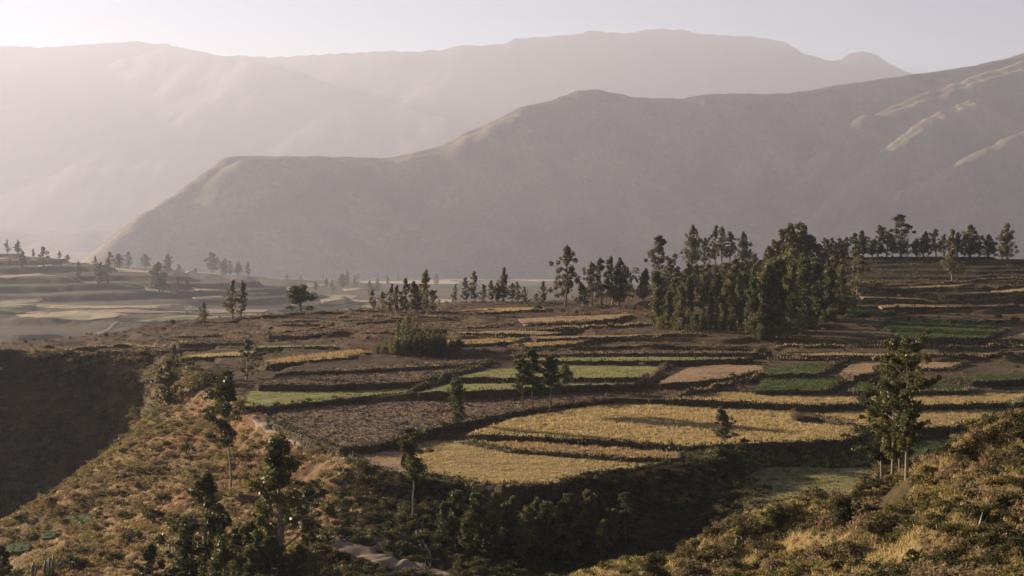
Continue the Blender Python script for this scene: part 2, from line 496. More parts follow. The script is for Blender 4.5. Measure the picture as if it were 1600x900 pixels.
# ---- fields: kind, outline in the photograph (turned into ground coordinates on their own level plane)
FIELDS = [
    ('green_field', 'green', [(392, 611), (520, 606), (652, 601), (640, 614), (560, 622), (480, 631), (425, 637), (381, 635)]),
    ('ploughed_field', 'ploughed', [(440, 642), (520, 634), (640, 627), (720, 624), (800, 618), (900, 615), (1000, 608), (1065, 609), (1010, 621), (940, 624), (880, 634), (800, 647), (722, 662), (680, 671), (640, 683), (580, 699), (535, 702), (485, 688), (440, 668), (418, 655)]),
    ('wheat_field', 'wheat', [(728, 680), (800, 656), (880, 643), (960, 632), (1060, 634), (1150, 638), (1240, 641), (1240, 660), (1330, 668), (1352, 676), (1340, 684), (1310, 690), (1200, 694), (1130, 697), (1075, 700), (1000, 694), (900, 688), (800, 684)]),
    ('pasture_field', 'pasture', [(662, 689), (720, 690), (800, 706), (980, 719), (1060, 720), (1000, 733), (920, 741), (860, 760), (790, 764), (740, 756), (700, 746), (655, 742), (640, 722), (645, 702)]),
    ('red_grass_field', 'redgrass', [(724, 688), (860, 694), (1000, 703), (1068, 709), (1062, 719), (980, 718), (800, 705), (724, 690)]),
    ('red_grass_field', 'tan', [(540, 706), (630, 706), (626, 728), (640, 744), (600, 738), (560, 722)]),
    ('green_field', 'green', [(705, 591), (770, 578), (880, 571), (960, 572), (1037, 573), (1018, 592), (900, 592), (800, 592)]),
    ('green_field', 'green', [(652, 614), (700, 601), (800, 599), (880, 598), (1008, 597), (990, 602), (900, 604), (800, 610), (700, 614)]),
    ('green_field', 'green', [(800, 563), (840, 559), (1000, 558), (1172, 559), (1165, 562), (1060, 565), (900, 566)]),
    ('stubble_field', 'tan', [(1042, 590), (1078, 574), (1130, 570), (1190, 571), (1193, 580), (1150, 590), (1090, 598), (1030, 600)]),
    ('stubble_field', 'wheat', [(1040, 625), (1090, 618), (1130, 613), (1200, 617), (1340, 621), (1345, 632), (1280, 636), (1200, 632), (1110, 628)]),
    ('vegetable_field', 'darkgreen', [(1197, 576), (1250, 568), (1302, 568), (1282, 585), (1196, 587)]),
    ('vegetable_field', 'darkgreen', [(1180, 611), (1195, 592), (1270, 590), (1315, 592), (1293, 612)]),
    ('stubble_field', 'tan', [(1312, 585), (1328, 569), (1400, 566), (1510, 566), (1480, 577), (1410, 578), (1370, 585), (1335, 589)]),
    ('vegetable_field', 'darkgreen', [(1325, 612), (1345, 598), (1400, 596), (1480, 600), (1520, 607), (1510, 612), (1400, 613)]),
    ('vegetable_field', 'darkgreen', [(1480, 588), (1620, 584), (1620, 593), (1520, 598), (1470, 594)]),
    ('wheat_field', 'wheat', [(1440, 617), (1620, 617), (1620, 630), (1450, 635), (1360, 636), (1360, 622)]),
    ('wheat_field', 'wheat', [(1275, 650), (1345, 642), (1450, 640), (1570, 640), (1530, 660), (1490, 669), (1400, 672), (1340, 668)]),
    ('vegetable_field', 'darkgreen', [(1420, 690), (1490, 684), (1478, 714), (1418, 718)]),
    ('meadow_field', 'meadow', [(1145, 750), (1200, 730), (1368, 731), (1366, 764), (1335, 785), (1290, 798), (1240, 808), (1195, 803), (1162, 784)]),
    ('ploughed_field', 'ploughed2', [(405, 602), (440, 588), (560, 582), (690, 575), (735, 571), (700, 584), (655, 598), (520, 603)]),
    ('ploughed_field', 'ploughed2', [(430, 584), (470, 579), (560, 573), (700, 563), (765, 562), (740, 569), (690, 573), (560, 580)]),
    ('stubble_field', 'redgrass', [(403, 567), (470, 556), (560, 547), (580, 551), (540, 560), (480, 566), (420, 571)]),
    ('green_field', 'green', [(395, 541), (525, 539), (525, 542), (400, 545)]),
    ('green_field', 'pasture', [(275, 558), (310, 554), (380, 549), (440, 545), (400, 556), (330, 559), (295, 561)]),
    ('stubble_field', 'tan', [(700, 519), (800, 516), (900, 520), (850, 524), (720, 522)]),
    ('stubble_field', 'tan', [(810, 498), (880, 494), (1000, 490), (960, 499), (905, 505), (820, 508)]),
    ('stubble_field', 'tan', [(830, 526), (1000, 523), (1080, 521), (960, 528), (840, 531)]),
    ('stubble_field', 'redgrass', [(795, 539), (930, 531), (900, 538), (820, 544)]),
    ('stubble_field', 'redgrass', [(690, 533), (830, 528), (800, 536), (700, 541)]),
    ('pasture_field', 'darkgreen', [(1375, 508), (1400, 499), (1500, 503), (1575, 515), (1540, 529), (1420, 530)]),
    ('stubble_field', 'tan', [(1562, 530), (1620, 513), (1620, 532)]),
    ('stubble_field', 'tan', [(1355, 450), (1420, 448), (1520, 444), (1500, 448), (1400, 453)]),
    ('stubble_field', 'wheat', [(1430, 459), (1540, 457), (1620, 450), (1620, 455), (1500, 462)]),
    ('stubble_field', 'tan', [(1330, 462), (1430, 466), (1445, 469), (1350, 466)]),
    ('stubble_field', 'tan', [(1370, 478), (1400, 475), (1580, 478), (1560, 481), (1380, 481)]),
    ('green_field', 'darkgreen', [(1318, 495), (1330, 486), (1400, 484), (1390, 490)]),
    ('stubble_field', 'tan', [(1215, 553), (1300, 551), (1420, 553), (1500, 556), (1400, 557), (1260, 557)]),
    ('stubble_field', 'tan', [(1500, 552), (1620, 547), (1620, 553), (1540, 556)]),
    ('ploughed_field', 'ploughed2', [(150, 549), (220, 543), (340, 538), (380, 542), (300, 547), (220, 551)]),
    ('ploughed_field', 'ploughed2', [(270, 533), (380, 527), (480, 529), (480, 534), (380, 537), (280, 538)]),
    ('ploughed_field', 'ploughed2', [(560, 512), (700, 503), (800, 505), (780, 511), (640, 518)]),
    ('ploughed_field', 'ploughed2', [(420, 520), (540, 510), (560, 516), (480, 526), (420, 526)]),
    ('ploughed_field', 'ploughed2', [(500, 500), (640, 491), (680, 496), (560, 506)]),
    ('ploughed_field', 'ploughed2', [(800, 548), (1000, 547), (1180, 549), (1180, 553), (960, 554), (800, 556)]),
    ('vegetable_field', 'darkgreen', [(110, 806), (142, 802), (145, 818), (132, 823), (118, 812)]),
    ('vegetable_field', 'darkgreen', [(64, 832), (86, 829), (86, 839), (66, 841)]),
    ('vegetable_field', 'darkgreen', [(10, 850), (45, 847), (46, 858), (14, 863)]),
    ('stubble_field', 'pasture', [(700, 487), (760, 482), (850, 480), (850, 484), (760, 490)]),
]
FAR_FIELDS = [
    ('valley_field', 'wheat', [(60, 477), (150, 479), (315, 483), (310, 486), (150, 483), (55, 481)]),
    ('valley_field', 'tan', [(40, 484), (150, 486), (300, 488), (290, 490), (150, 490), (32, 488)]),
    ('valley_field', 'wheat', [(25, 493), (60, 491), (200, 493), (180, 497), (130, 502), (60, 499)]),
    ('valley_field', 'wheat', [(-10, 404), (40, 402), (42, 404), (-10, 407)]),
    ('valley_field', 'tan', [(95, 412), (130, 409), (135, 411), (100, 415)]),
    ('valley_field', 'wheat', [(60, 416), (80, 414), (83, 416), (62, 418)]),
    ('valley_field', 'green', [(65, 428), (110, 437), (120, 441), (70, 432)]),
    ('valley_field', 'green', [(225, 450), (250, 454), (268, 460), (235, 457)]),
    ('valley_field', 'tan', [(300, 450), (340, 453), (370, 458), (310, 455)]),
    ('valley_field', 'wheat', [(385, 459), (420, 459), (420, 461), (386, 461)]),
    ('valley_field', 'tan', [(-10, 481), (30, 482), (25, 486), (-10, 488)]),
    ('valley_field', 'green', [(185, 503), (250, 498), (390, 491), (420, 493), (360, 500), (230, 504)]),
    ('valley_field', 'tan', [(325, 484), (420, 485), (410, 489), (330, 490)]),
    ('valley_field', 'wheat', [(0, 471), (65, 468), (70, 472), (0, 476)]),
    ('valley_field', 'green', [(-20, 478), (30, 475), (55, 478), (20, 488), (-20, 490)]),
    ('valley_field', 'wheat', [(-30, 434), (60, 428), (75, 431), (10, 437)]),
    ('valley_field', 'green', [(120, 436), (190, 444), (230, 450), (150, 444)]),
    ('valley_field', 'wheat', [(180, 420), (240, 422), (235, 427), (185, 425)]),
    ('valley_field', 'wheat', [(290, 424), (400, 425), (395, 428), (290, 428)]),
    ('valley_field', 'wheat', [(300, 465), (345, 463), (350, 466), (305, 468)]),
    ('valley_field', 'green', [(440, 462), (520, 461), (560, 463), (480, 466)]),
    ('valley_field', 'green', [(480, 479), (580, 477), (590, 482), (500, 486)]),
    ('valley_field', 'wheat', [(500, 470), (590, 468), (590, 471), (505, 473)]),
    ('valley_field', 'wheat', [(430, 434), (500, 431), (540, 433), (470, 437)]),
    ('valley_field', 'wheat', [(560, 440), (700, 438), (720, 442), (600, 444)]),
    ('valley_field', 'wheat', [(535, 452), (575, 451), (575, 454), (540, 455)]),
    ('valley_field', 'green', [(680, 436), (760, 433), (800, 435), (720, 439)]),
    ('valley_field', 'wheat', [(800, 437), (920, 434), (960, 436), (840, 440)]),
    ('valley_field', 'wheat', [(680, 469), (705, 468), (706, 473), (684, 474)]),
    ('valley_field', 'wheat', [(400, 446), (480, 443), (520, 445), (450, 449)]),
]


def densify(poly, step):
    out = []
    for (x1, y1), (x2, y2) in zip(poly, poly[1:] + poly[:1]):
        n = max(1, int(math.hypot(x2 - x1, y2 - y1) / step))
        for k in range(n):
            out.append((x1 + (x2 - x1) * k / n, y1 + (y2 - y1) * k / n))
    return out


class Field:
    pass


fields = []
for far_, lst in ((False, FIELDS), (True, FAR_FIELDS)):
    for nm, mt, pix in lst:
        f = Field(); f.name, f.mat, f.far = nm, mt, far_
        w = np.array([hit(px, py, 195, 6800) for px, py in pix])
        A = np.c_[w[:, :2] - w[:, :2].mean(0), np.ones(len(w))]
        # level plane, slightly tilted the way the hillside falls
        co, *_ = np.linalg.lstsq(A, w[:, 2], rcond=None)
        cx, cy = w[:, :2].mean(0)
        steep = (not far_) and cx < -40 and cy < 350
        gx, gy = (co[0], co[1]) if steep else (np.clip(co[0] * 0.5, -0.03, 0.03), np.clip(co[1] * 0.25, -0.01, 0.012))
        z0 = co[2] + 0.12
        f.pix = pix
        f.plane = (cx, cy, z0, gx, gy)
        pl = []
        for px, py in pix:
            a, b = ray(px, py)
            # b D = z0 + gx (aD - cx) + gy (D - cy)
            D = (z0 - gx * cx - gy * cy) / (b - gx * a - gy)
            pl.append((a * D, D))
        f.poly = pl
        step = 5 if not far_ else 25
        f.edge = densify(pl, step * 0.6)
        amp = 0.35 if not far_ else 1.5
        fields.append(f)


def fz(f, x, y):
    cx, cy, z0, gx, gy = f.plane
    return z0 + gx * (x - cx) + gy * (y - cy)


def ground_full(x, y, detail=True):
    """ground with the field terraces cut in and hummocks, plus the masks used for its colour"""
    h, sd, d, isF = ground_parts(x, y)
    r = np.hypot(x, y)
    n1 = fbm(x / 22, y / 22, 3); n2 = fbm(x / 5.0, y / 5.0, 3); n3 = fbm(x / 1.6, y / 1.6, 2)
    slope = ((sd < 0) | isF) & (r < 560)
    flat_low = (sd < 0) & (~isF) & (x > 35) & (y > 225)
    amp = np.where(slope & ~flat_low, 1.0, 0.35) * (1 - 0.6 * sstep(420, 800, r))
    hh = h + amp * (1.2 * n1 + 0.9 * n2 + 0.35 * n3 * (r < 500))
    hh = hh + sstep(900, 1300, r) * 3.0 * fbm(x / 120, y / 120, 4)
    # terrace steps on the open plateau, and larger ones on the hills beyond
    tw = 0.9 * fbm(x / 30 + 5, y / 30, 2)
    q = (h + tw) / 1.5; fr = q - np.floor(q)
    st = 1.5 * (np.floor(q) + sstep(0.88, 1.0, fr)) - tw + 0.3
    wt = sstep(2, 10, sd) * (1 - sstep(-12, 0, d)) * (~isF) * (r < 800) * 0.9
    hh = hh * (1 - wt) + (st + (hh - h) * 0.6) * wt
    tw = 1.6 * fbm(x / 25 + 3, y / 25, 2)
    q = (hh + tw) / 3.0; fr = q - np.floor(q)
    st = 3.0 * (np.floor(q) + sstep(0.6, 1.0, fr)) - tw
    wt = 0.6 * (sd < -6) * (-seg_dist(x, y, BROW) > 2) * (x < -25) * (y > 300) * (r < 600)
    hh = hh * (1 - wt) + st * wt
    tw = 4.5 * fbm(x / 240 + 8, y / 240, 3)
    q = (hh + tw) / 10.0; fr = q - np.floor(q)
    st = 10.0 * (np.floor(q) + sstep(0.72, 1.0, fr)) - tw + 1.5
    wt = sstep(1600, 1850, r) * (1 - sstep(4200, 5800, r)) * 0.85
    hh = hh * (1 - wt) + st * wt
    # faint terrace steps on the open plateau and the left hills
    infield = np.zeros(np.shape(x), np.int32)
    for i, f in enumerate(fields):
        if f.far: continue
        p = np.array(f.poly); lo, hi = p.min(0), p.max(0)
        m = (x > lo[0]) & (x < hi[0]) & (y > lo[1]) & (y < hi[1])
        if not m.any():
            continue
        idx = np.nonzero(m)[0]
        ins = in_poly(x[idx], y[idx], f.poly)
        idx = idx[ins]
        hh[idx] = fz(f, x[idx], y[idx]) - (0.35 if not f.far else 1.0)
        infield[idx] = i + 1
    return hh, sd, d, isF, infield, n1, n2


# ---- the ground: one sheet, finer inside the view
ang_in = np.linspace(-20.5, 20.5, 640)
ang = np.concatenate([np.linspace(-180, -21.5, 70), ang_in, np.linspace(21.5, 180, 70)[:-1]])
rad = np.concatenate([np.linspace(1.5, 78, 26)[:-1], np.arange(78, 200, 1.1), np.arange(200, 460, 0.8), np.arange(460, 800, 1.5), np.geomspace(800, 1700, 50), np.geomspace(1710, 3700, 150), np.geomspace(3750, 27000, 68)])
A_, R_ = np.meshgrid(np.radians(ang), rad)
gx_, gy_ = (R_ * np.sin(A_)).ravel(), (R_ * np.cos(A_)).ravel()
gz_, g_sd, g_d, g_F, g_in, g_n1, g_n2 = ground_full(gx_, gy_)
nr, na = R_.shape
ii = (np.arange(nr - 1)[:, None] * na + np.arange(na)[None, :])
jj = (np.arange(nr - 1)[:, None] * na + (np.arange(na)[None, :] + 1) % na)
quads = np.stack([ii, jj, jj + na, ii + na], -1).reshape(-1, 4)[:, ::-1]
gme = mesh_np('ground', np.c_[gx_, gy_, gz_], quads, M['ground'], True)
rr = R_.ravel()


def lerp3(a, b, t):
    return np.asarray(a)[None] * (1 - t[:, None]) + np.asarray(b)[None] * t[:, None]


nz = np.clip(0.5 + 0.9 * fbm(gx_ / 14, gy_ / 14, 4), 0, 1)
nz2 = np.clip(0.5 + 1.1 * fbm(gx_ / 35 + 9, gy_ / 35, 3), 0, 1)
col = lerp3((0.05, 0.032, 0.021), (0.115, 0.072, 0.043), nz)                       # plateau: brown soil, dry weeds
east = sstep(20, 120, gx_) * (g_sd > 0)
col = col * (1 - 0.35 * east[:, None]) + 0.35 * east[:, None] * np.array((0.10, 0.095, 0.045))
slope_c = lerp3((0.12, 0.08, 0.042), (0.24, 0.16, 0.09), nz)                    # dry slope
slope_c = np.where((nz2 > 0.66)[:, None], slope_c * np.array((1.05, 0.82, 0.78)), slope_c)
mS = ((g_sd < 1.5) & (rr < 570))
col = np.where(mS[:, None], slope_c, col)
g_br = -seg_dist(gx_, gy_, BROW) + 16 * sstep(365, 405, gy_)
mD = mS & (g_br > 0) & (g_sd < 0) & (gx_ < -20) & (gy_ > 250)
col = np.where(mD[:, None], lerp3((0.034, 0.026, 0.015), (0.12, 0.08, 0.05), nz), col)  # ravine slope facing away from the sun: shade painted into the tint
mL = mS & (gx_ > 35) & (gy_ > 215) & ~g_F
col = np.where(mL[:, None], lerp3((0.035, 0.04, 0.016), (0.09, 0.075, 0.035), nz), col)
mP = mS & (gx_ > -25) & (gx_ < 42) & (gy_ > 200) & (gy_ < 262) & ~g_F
col = np.where(mP[:, None], lerp3((0.025, 0.02, 0.012), (0.05, 0.038, 0.022), nz), col)  # hollow under the bluff: its shade is darkened into the tint
hill_c = lerp3((0.085, 0.07, 0.028), (0.19, 0.145, 0.065), nz)
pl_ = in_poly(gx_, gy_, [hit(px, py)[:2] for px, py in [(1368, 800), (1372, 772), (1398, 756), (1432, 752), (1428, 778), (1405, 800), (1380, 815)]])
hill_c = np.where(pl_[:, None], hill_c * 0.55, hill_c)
BARE = [[hit(px, py)[:2] for px, py in q] for q in ([(1205, 858), (1245, 832), (1300, 828), (1325, 850), (1285, 870), (1230, 872)], [(1335, 850), (1365, 838), (1420, 838), (1440, 856), (1415, 884), (1345, 880)], [(1130, 890), (1150, 866), (1180, 862), (1190, 880), (1165, 900)])]
for q in BARE:
    hill_c = np.where(in_poly(gx_, gy_, q)[:, None], lerp3((0.20, 0.15, 0.075), (0.34, 0.265, 0.14), nz), hill_c)
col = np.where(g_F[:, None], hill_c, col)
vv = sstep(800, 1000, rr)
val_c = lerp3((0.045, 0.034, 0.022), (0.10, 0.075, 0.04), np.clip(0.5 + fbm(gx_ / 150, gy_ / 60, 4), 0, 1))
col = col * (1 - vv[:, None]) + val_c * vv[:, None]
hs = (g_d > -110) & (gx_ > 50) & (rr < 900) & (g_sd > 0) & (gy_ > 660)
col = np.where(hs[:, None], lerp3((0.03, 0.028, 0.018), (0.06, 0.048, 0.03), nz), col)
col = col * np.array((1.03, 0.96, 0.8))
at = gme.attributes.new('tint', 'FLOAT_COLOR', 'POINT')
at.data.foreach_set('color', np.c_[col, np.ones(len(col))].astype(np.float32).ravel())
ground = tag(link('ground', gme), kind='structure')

# look the built ground up bilinearly (what things stand on)
_rad = rad; _ang = np.radians(ang)
_GZ = gz_.reshape(nr, na)


def gz(x, y):
    x = np.asarray(x, float); y = np.asarray(y, float)
    r = np.hypot(x, y); a = np.arctan2(x, y)
    i = np.clip(np.searchsorted(_rad, r) - 1, 0, nr - 2); j = np.clip(np.searchsorted(_ang, a) - 1, 0, na - 2)
    s = (r - _rad[i]) / (_rad[i + 1] - _rad[i]); t = (a - _ang[j]) / (_ang[j + 1] - _ang[j])
    return (_GZ[i, j] * (1 - s) * (1 - t) + _GZ[i + 1, j] * s * (1 - t) + _GZ[i, j + 1] * (1 - s) * t + _GZ[i + 1, j + 1] * s * t)


def surface_z(x, y):
    z = float(gz(x, y))
    for f in fields:
        if (not f.far) and in_poly(np.array([x]), np.array([y]), f.poly)[0]:
            return float(fz(f, x, y))
    return z


def hit_full(px, py, dmin=75, dmax=6800):
    a, b = ray(px, py)
    D = np.concatenate([np.arange(dmin, 800, 0.5), np.geomspace(800, dmax, 700)]) if dmin < 800 else np.geomspace(dmin, dmax, 700)
    g = gz(a * D, D) - b * D
    nearby = (D < 900) if dmin < 800 else (D > 0)
    if ((g >= 0) & nearby).any(): i = int(np.argmax(g >= 0))
    else: i = int(np.argmax(np.where(nearby, g / D, -9)))
    return (a * D[i], float(D[i]), float(gz(a * D[i], D[i])))


# ---- field sheets
for f in fields:
    if f.far:
        f.poly = [hit_full(px, py, 1300)[:2] for px, py in f.pix]
        f.edge = densify(f.poly, 15)
    step = 3.0 if not f.far else 14.0
    E = np.array(f.edge)
    lo, hi = E.min(0), E.max(0)
    gx2, gy2 = np.meshgrid(np.arange(lo[0], hi[0], step), np.arange(lo[1], hi[1], step))
    q = np.c_[gx2.ravel(), gy2.ravel()] + np.random.RandomState(3).uniform(-.3, .3, (gx2.size, 2)) * step
    q = q[in_poly(q[:, 0], q[:, 1], f.poly)]
    jit = 0.22 if not f.far else 1.0
    E2 = E + np.c_[pnoise(E[:, 0] / 3, E[:, 1] / 3), pnoise(E[:, 1] / 3 + 50, E[:, 0] / 3)] * jit * 2
    V0 = [Vector(v) for v in E2] + [Vector(v) for v in q]
    ne = len(E2)
    res = delaunay_2d_cdt(V0, [], [list(range(ne))], 1, 1e-4)
    v2 = np.array([tuple(v) for v in res[0]])
    tri = np.array([t for t in res[2] if len(t) == 3])
    z = fz(f, v2[:, 0], v2[:, 1]) + 0.18 * fbm(v2[:, 0] / 6, v2[:, 1] / 6, 3) if not f.far else gz(v2[:, 0], v2[:, 1]) + 1.0
    nv = len(v2)
    # a short skirt so the terrace has an edge with depth
    bi = np.array([k for k in range(nv) if len(res[3][k]) and min(res[3][k]) < ne]) if len(res) > 3 else np.arange(ne)
    ring = np.arange(ne)
    order = {}
    for k in range(nv):
        for o in res[3][k]:
            if o < ne: order[o] = k
    ring = [order[k] for k in range(ne) if k in order]
    sk = np.c_[v2[ring], z[ring] - (1.2 if not f.far else 3.0)]
    V = np.vstack([np.c_[v2, z], sk])
    m = len(ring)
    T = [tuple(t) for t in tri]
    for k in range(m):
        a, b = ring[k], ring[(k + 1) % m]; c, d_ = nv + k, nv + (k + 1) % m
        T += [(a, c, b), (b, c, d_)]
    me = mesh_np(f.name, V, np.array(T), M[f.mat], False)
    o = tag(link(f.name, me), kind='structure')

# ------------------------------------------------------------------ mountains
def ridge_height(x, y, lines, k, floor, rnd=30.0):
    h = np.full(x.shape, floor, float)
    for ln in lines:
        kk = ln[0] if isinstance(ln[0], (int, float)) else k
        pts = ln[1] if isinstance(ln[0], (int, float)) else ln
        for (ax, ay, az), (bx, by, bz) in zip(pts[:-1], pts[1:]):
            dx, dy = bx - ax, by - ay
            t = np.clip(((x - ax) * dx + (y - ay) * dy) / (dx * dx + dy * dy + 1e-9), 0, 1)
            d = np.hypot(x - (ax + t * dx), y - (ay + t * dy))
            zz = az + t * (bz - az)
            h = np.maximum(h, zz - kk * (np.sqrt(d * d + rnd * rnd) - rnd))
    return h


KM = 2.0     # distance scale of the ranges


def mountain(name, xs, ys, lines, k, floor, rnd, amp, sc, c1, c2, seed, cap=None):
    lines = [(ln[0], [tuple(c * KM for c in p) for p in ln[1]]) if isinstance(ln[0], float) else [tuple(c * KM for c in p) for p in ln] for ln in lines]
    floor, rnd, amp, sc = floor * KM, rnd * KM, amp * KM, sc * KM
    X, Y = np.meshgrid(np.asarray(xs) * KM, np.asarray(ys) * KM)
    wx = X + amp * 1.2 * pnoise(X / sc / 1.5 + seed, Y / sc / 1.5); wy = Y + amp * 1.2 * pnoise(X / sc / 1.5 + 77, Y / sc / 1.5 + seed)
    H = ridge_height(wx, wy, lines, k, floor, rnd)
    H0 = ridge_height(X, Y, lines, k, floor, rnd)
    up = np.clip((H0 - floor) / (H0.max() - floor), 0, 1)
    crest = np.exp(-((H0.max(0, keepdims=True) - H0) / (amp * 1.5)) ** 2)
    rid = 1 - np.abs(pnoise(X / sc * 1.3 + seed, Y / sc * 0.45)) * 2
    H = H * (1 - crest) + H0 * crest
    H = H + amp * (0.55 * fbm(X / sc, Y / sc, 5) + 0.3 * (rid - 0.5)) * np.clip(up * 4, 0, 1) * (1 - 0.85 * crest)
    gul = 1 - 2 * np.abs(pnoise((X + 0.35 * amp * fbm(X / sc * 3, Y / sc * 3, 2) * 4) / (sc * 0.22) + seed, Y / (sc * 1.1)))
    H = H + amp * 0.26 * gul * np.clip(up * 3, 0, 1) * (1 - crest)
    H = H + amp * 0.12 * crest * fbm(X / sc * 5, Y / sc * 5, 3)
    H = np.where(up <= 0.002, floor, H)
    ny, nx = X.shape
    i = (np.arange(ny - 1)[:, None] * nx + np.arange(nx - 1)[None, :]).ravel()
    Q = np.stack([i, i + 1, i + nx + 1, i + nx], -1)
    me = mesh_np(name, np.c_[X.ravel(), Y.ravel(), H.ravel()], Q, M['mountain'], True)
    t = np.clip(0.5 + fbm(X / sc * 2, Y / sc * 2, 4), 0, 1).ravel()
    cc = lerp3(c1, c2, t)
    a = me.attributes.new('tint', 'FLOAT_COLOR', 'POINT')
    a.data.foreach_set('color', np.c_[cc, np.ones(len(cc))].astype(np.float32).ravel())
    return tag(link(name, me), kind='structure')


crest = [(168, 405), (180, 388), (205, 358), (235, 330), (270, 308), (305, 285), (335, 262), (362, 244), (400, 243), (520, 245), (600, 247), (640, 240), (690, 228), (735, 205), (775, 188), (800, 176), (820, 165), (850, 160), (880, 150),
         (905, 142), (935, 140), (960, 146), (990, 152), (1060, 155), (1100, 148), (1230, 146), (1330, 130), (1420, 117), (1520, 103), (1600, 83), (1700, 62), (1900, 30), (2200, 0)]
CD = lambda px: np.interp(px, [168, 360, 700, 900, 1300, 1600, 2200], [4150, 4500, 4750, 4900, 5050, 5200, 5400])
main = [pt(a, b, float(CD(a))) for a, b in crest]
spurs = [
    (0.9, [pt(1600, 92, 5110), pt(1500, 134, 4985), pt(1430, 157, 4890), pt(1350, 182, 4790)]), (0.9, [pt(1600, 106, 5030), pt(1500, 143, 4910), pt(1430, 164, 4820), pt(1350, 186, 4750)]),
    (0.9, [pt(1610, 127, 5000), pt(1555, 150, 4880), pt(1480, 172, 4780), pt(1440, 202, 4640), pt(1370, 250, 4460)]), (0.9, [pt(1610, 133, 4965), pt(1558, 156, 4845), pt(1486, 178, 4745), pt(1447, 207, 4605), pt(1377, 253, 4430)]),
    (0.9, [pt(1680, 175, 4740), pt(1600, 208, 4550), pt(1530, 238, 4400), pt(1470, 270, 4290), pt(1400, 302, 4200)]), (0.9, [pt(1680, 180, 4705), pt(1600, 213, 4515), pt(1530, 243, 4365), pt(1470, 274, 4260), pt(1400, 305, 4180)]),
]
def shelf(pix, dd, dp):
    return [pt(a, b + dp, float(CD(a)) - dd) for a, b in pix]


spurs += [(0.8, shelf([(385, 246), (440, 243), (520, 245), (600, 247), (640, 240)], 80, 2)), (0.8, shelf([(630, 241), (690, 228), (735, 205), (775, 188), (800, 178)], 110, 7))]
mountain('ridge', np.arange(-1400, 3300, 9.0), np.arange(3700, 6300, 13.0), [main] + spurs, 0.82, -178, 22, 30, 300, (0.09, 0.07, 0.045), (0.24, 0.185, 0.105), 3)
fcr = [(-300, 60), (-100, 72), (0, 71), (70, 73), (130, 69), (210, 64), (235, 68), (262, 68), (285, 78), (310, 86), (340, 88), (385, 86), (420, 89), (480, 86), (540, 83), (600, 79), (640, 80), (690, 78), (720, 71), (790, 68), (805, 60), (868, 54),
       (885, 56), (920, 47), (950, 50), (1000, 52), (1003, 46), (1030, 45), (1075, 48), (1085, 52), (1150, 55), (1180, 57), (1225, 64), (1242, 76), (1265, 86), (1290, 94), (1312, 93), (1330, 82), (1345, 79), (1365, 84), (1385, 98), (1420, 112), (1480, 140), (1600, 170), (1900, 220)]
fm = [pt(a, b, 11000 + 300 * math.sin(a / 170)) for a, b in fcr]
fsp = [(0.45, [pt(262, 70, 10900), pt(400, 100, 10200), pt(560, 145, 9600), pt(700, 190, 9000)]),
       (0.5, [pt(760, 98, 10800), pt(690, 130, 10300)])]
mountain('far_mountain', np.arange(-6200, 6200, 20.0), np.arange(7000, 12400, 42.0), [fm] + fsp, 0.75, -178, 12, 60, 600, (0.05, 0.043, 0.036), (0.10, 0.082, 0.064), 12)
mid = [pt(-300, 345, 7200), pt(-60, 356, 7200), pt(60, 361, 7200), pt(140, 357, 7200), pt(210, 362, 7200), pt(320, 380, 7200)]
mountain('valley_hill', np.arange(-4300, -500, 30.0), np.arange(6000, 7800, 30.0), [mid], 0.3, -178, 60, 20, 250, (0.12, 0.095, 0.06), (0.2, 0.16, 0.09), 21)

# ------------------------------------------------------------------ the air
bm_v = [(x, y, z) for x in (-27600, 27600) for y in (-27600, 27600) for z in (-420, 2560)]
me = mesh_np('haze', bm_v, [(0, 1, 3, 2), (4, 6, 7, 5), (0, 4, 5, 1), (2, 3, 7, 6), (0, 2, 6, 4), (1, 5, 7, 3)])
hm = bpy.data.materials.new('haze'); hm.use_nodes = True
nt = hm.node_tree
nt.nodes.remove(nt.nodes['Principled BSDF'])
pv = nt.nodes.new('ShaderNodeVolumePrincipled')
pv.inputs['Color'].default_value = (0.545, 0.56, 0.665, 1)
pv.inputs['Density'].default_value = HAZE_DENSITY
pv.inputs['Anisotropy'].default_value = 0.34
nt.links.new(pv.outputs[0], nt.nodes['Material Output'].inputs['Volume'])
me.materials.append(hm)
tag(link('haze', me), kind='stuff')
# ------------------------------------------------------------------ vegetation prototypes
def unit(v):
    return v / (np.linalg.norm(v, axis=-1, keepdims=True) + 1e-9)


def leaves(centres, size, rng, up=0.25, aspect=0.5, droop=0.0):
    n = len(centres)
    nrm = rng.normal(size=(n, 3)); nrm[:, 2] += up; nrm = unit(nrm)
    a = rng.normal(size=(n, 3)); a[:, 2] -= droop
    u = unit(a - nrm * (a * nrm).sum(1, keepdims=True)); v = np.cross(nrm, u)
    s = size * rng.uniform(0.6, 1.4, (n, 1))
    V = np.stack([centres - u * s, centres + v * s * aspect, centres + u * s, centres - v * s * aspect], 1).reshape(-1, 3)
    return V, np.arange(4 * n).reshape(n, 4)


def blob(c, r, n, rng, flat=0.8):
    d = unit(rng.normal(size=(n, 3))) * (rng.uniform(0.05, 1, (n, 1)) ** 0.45)
    return np.asarray(c)[None] + d * np.array([r, r, r * flat])


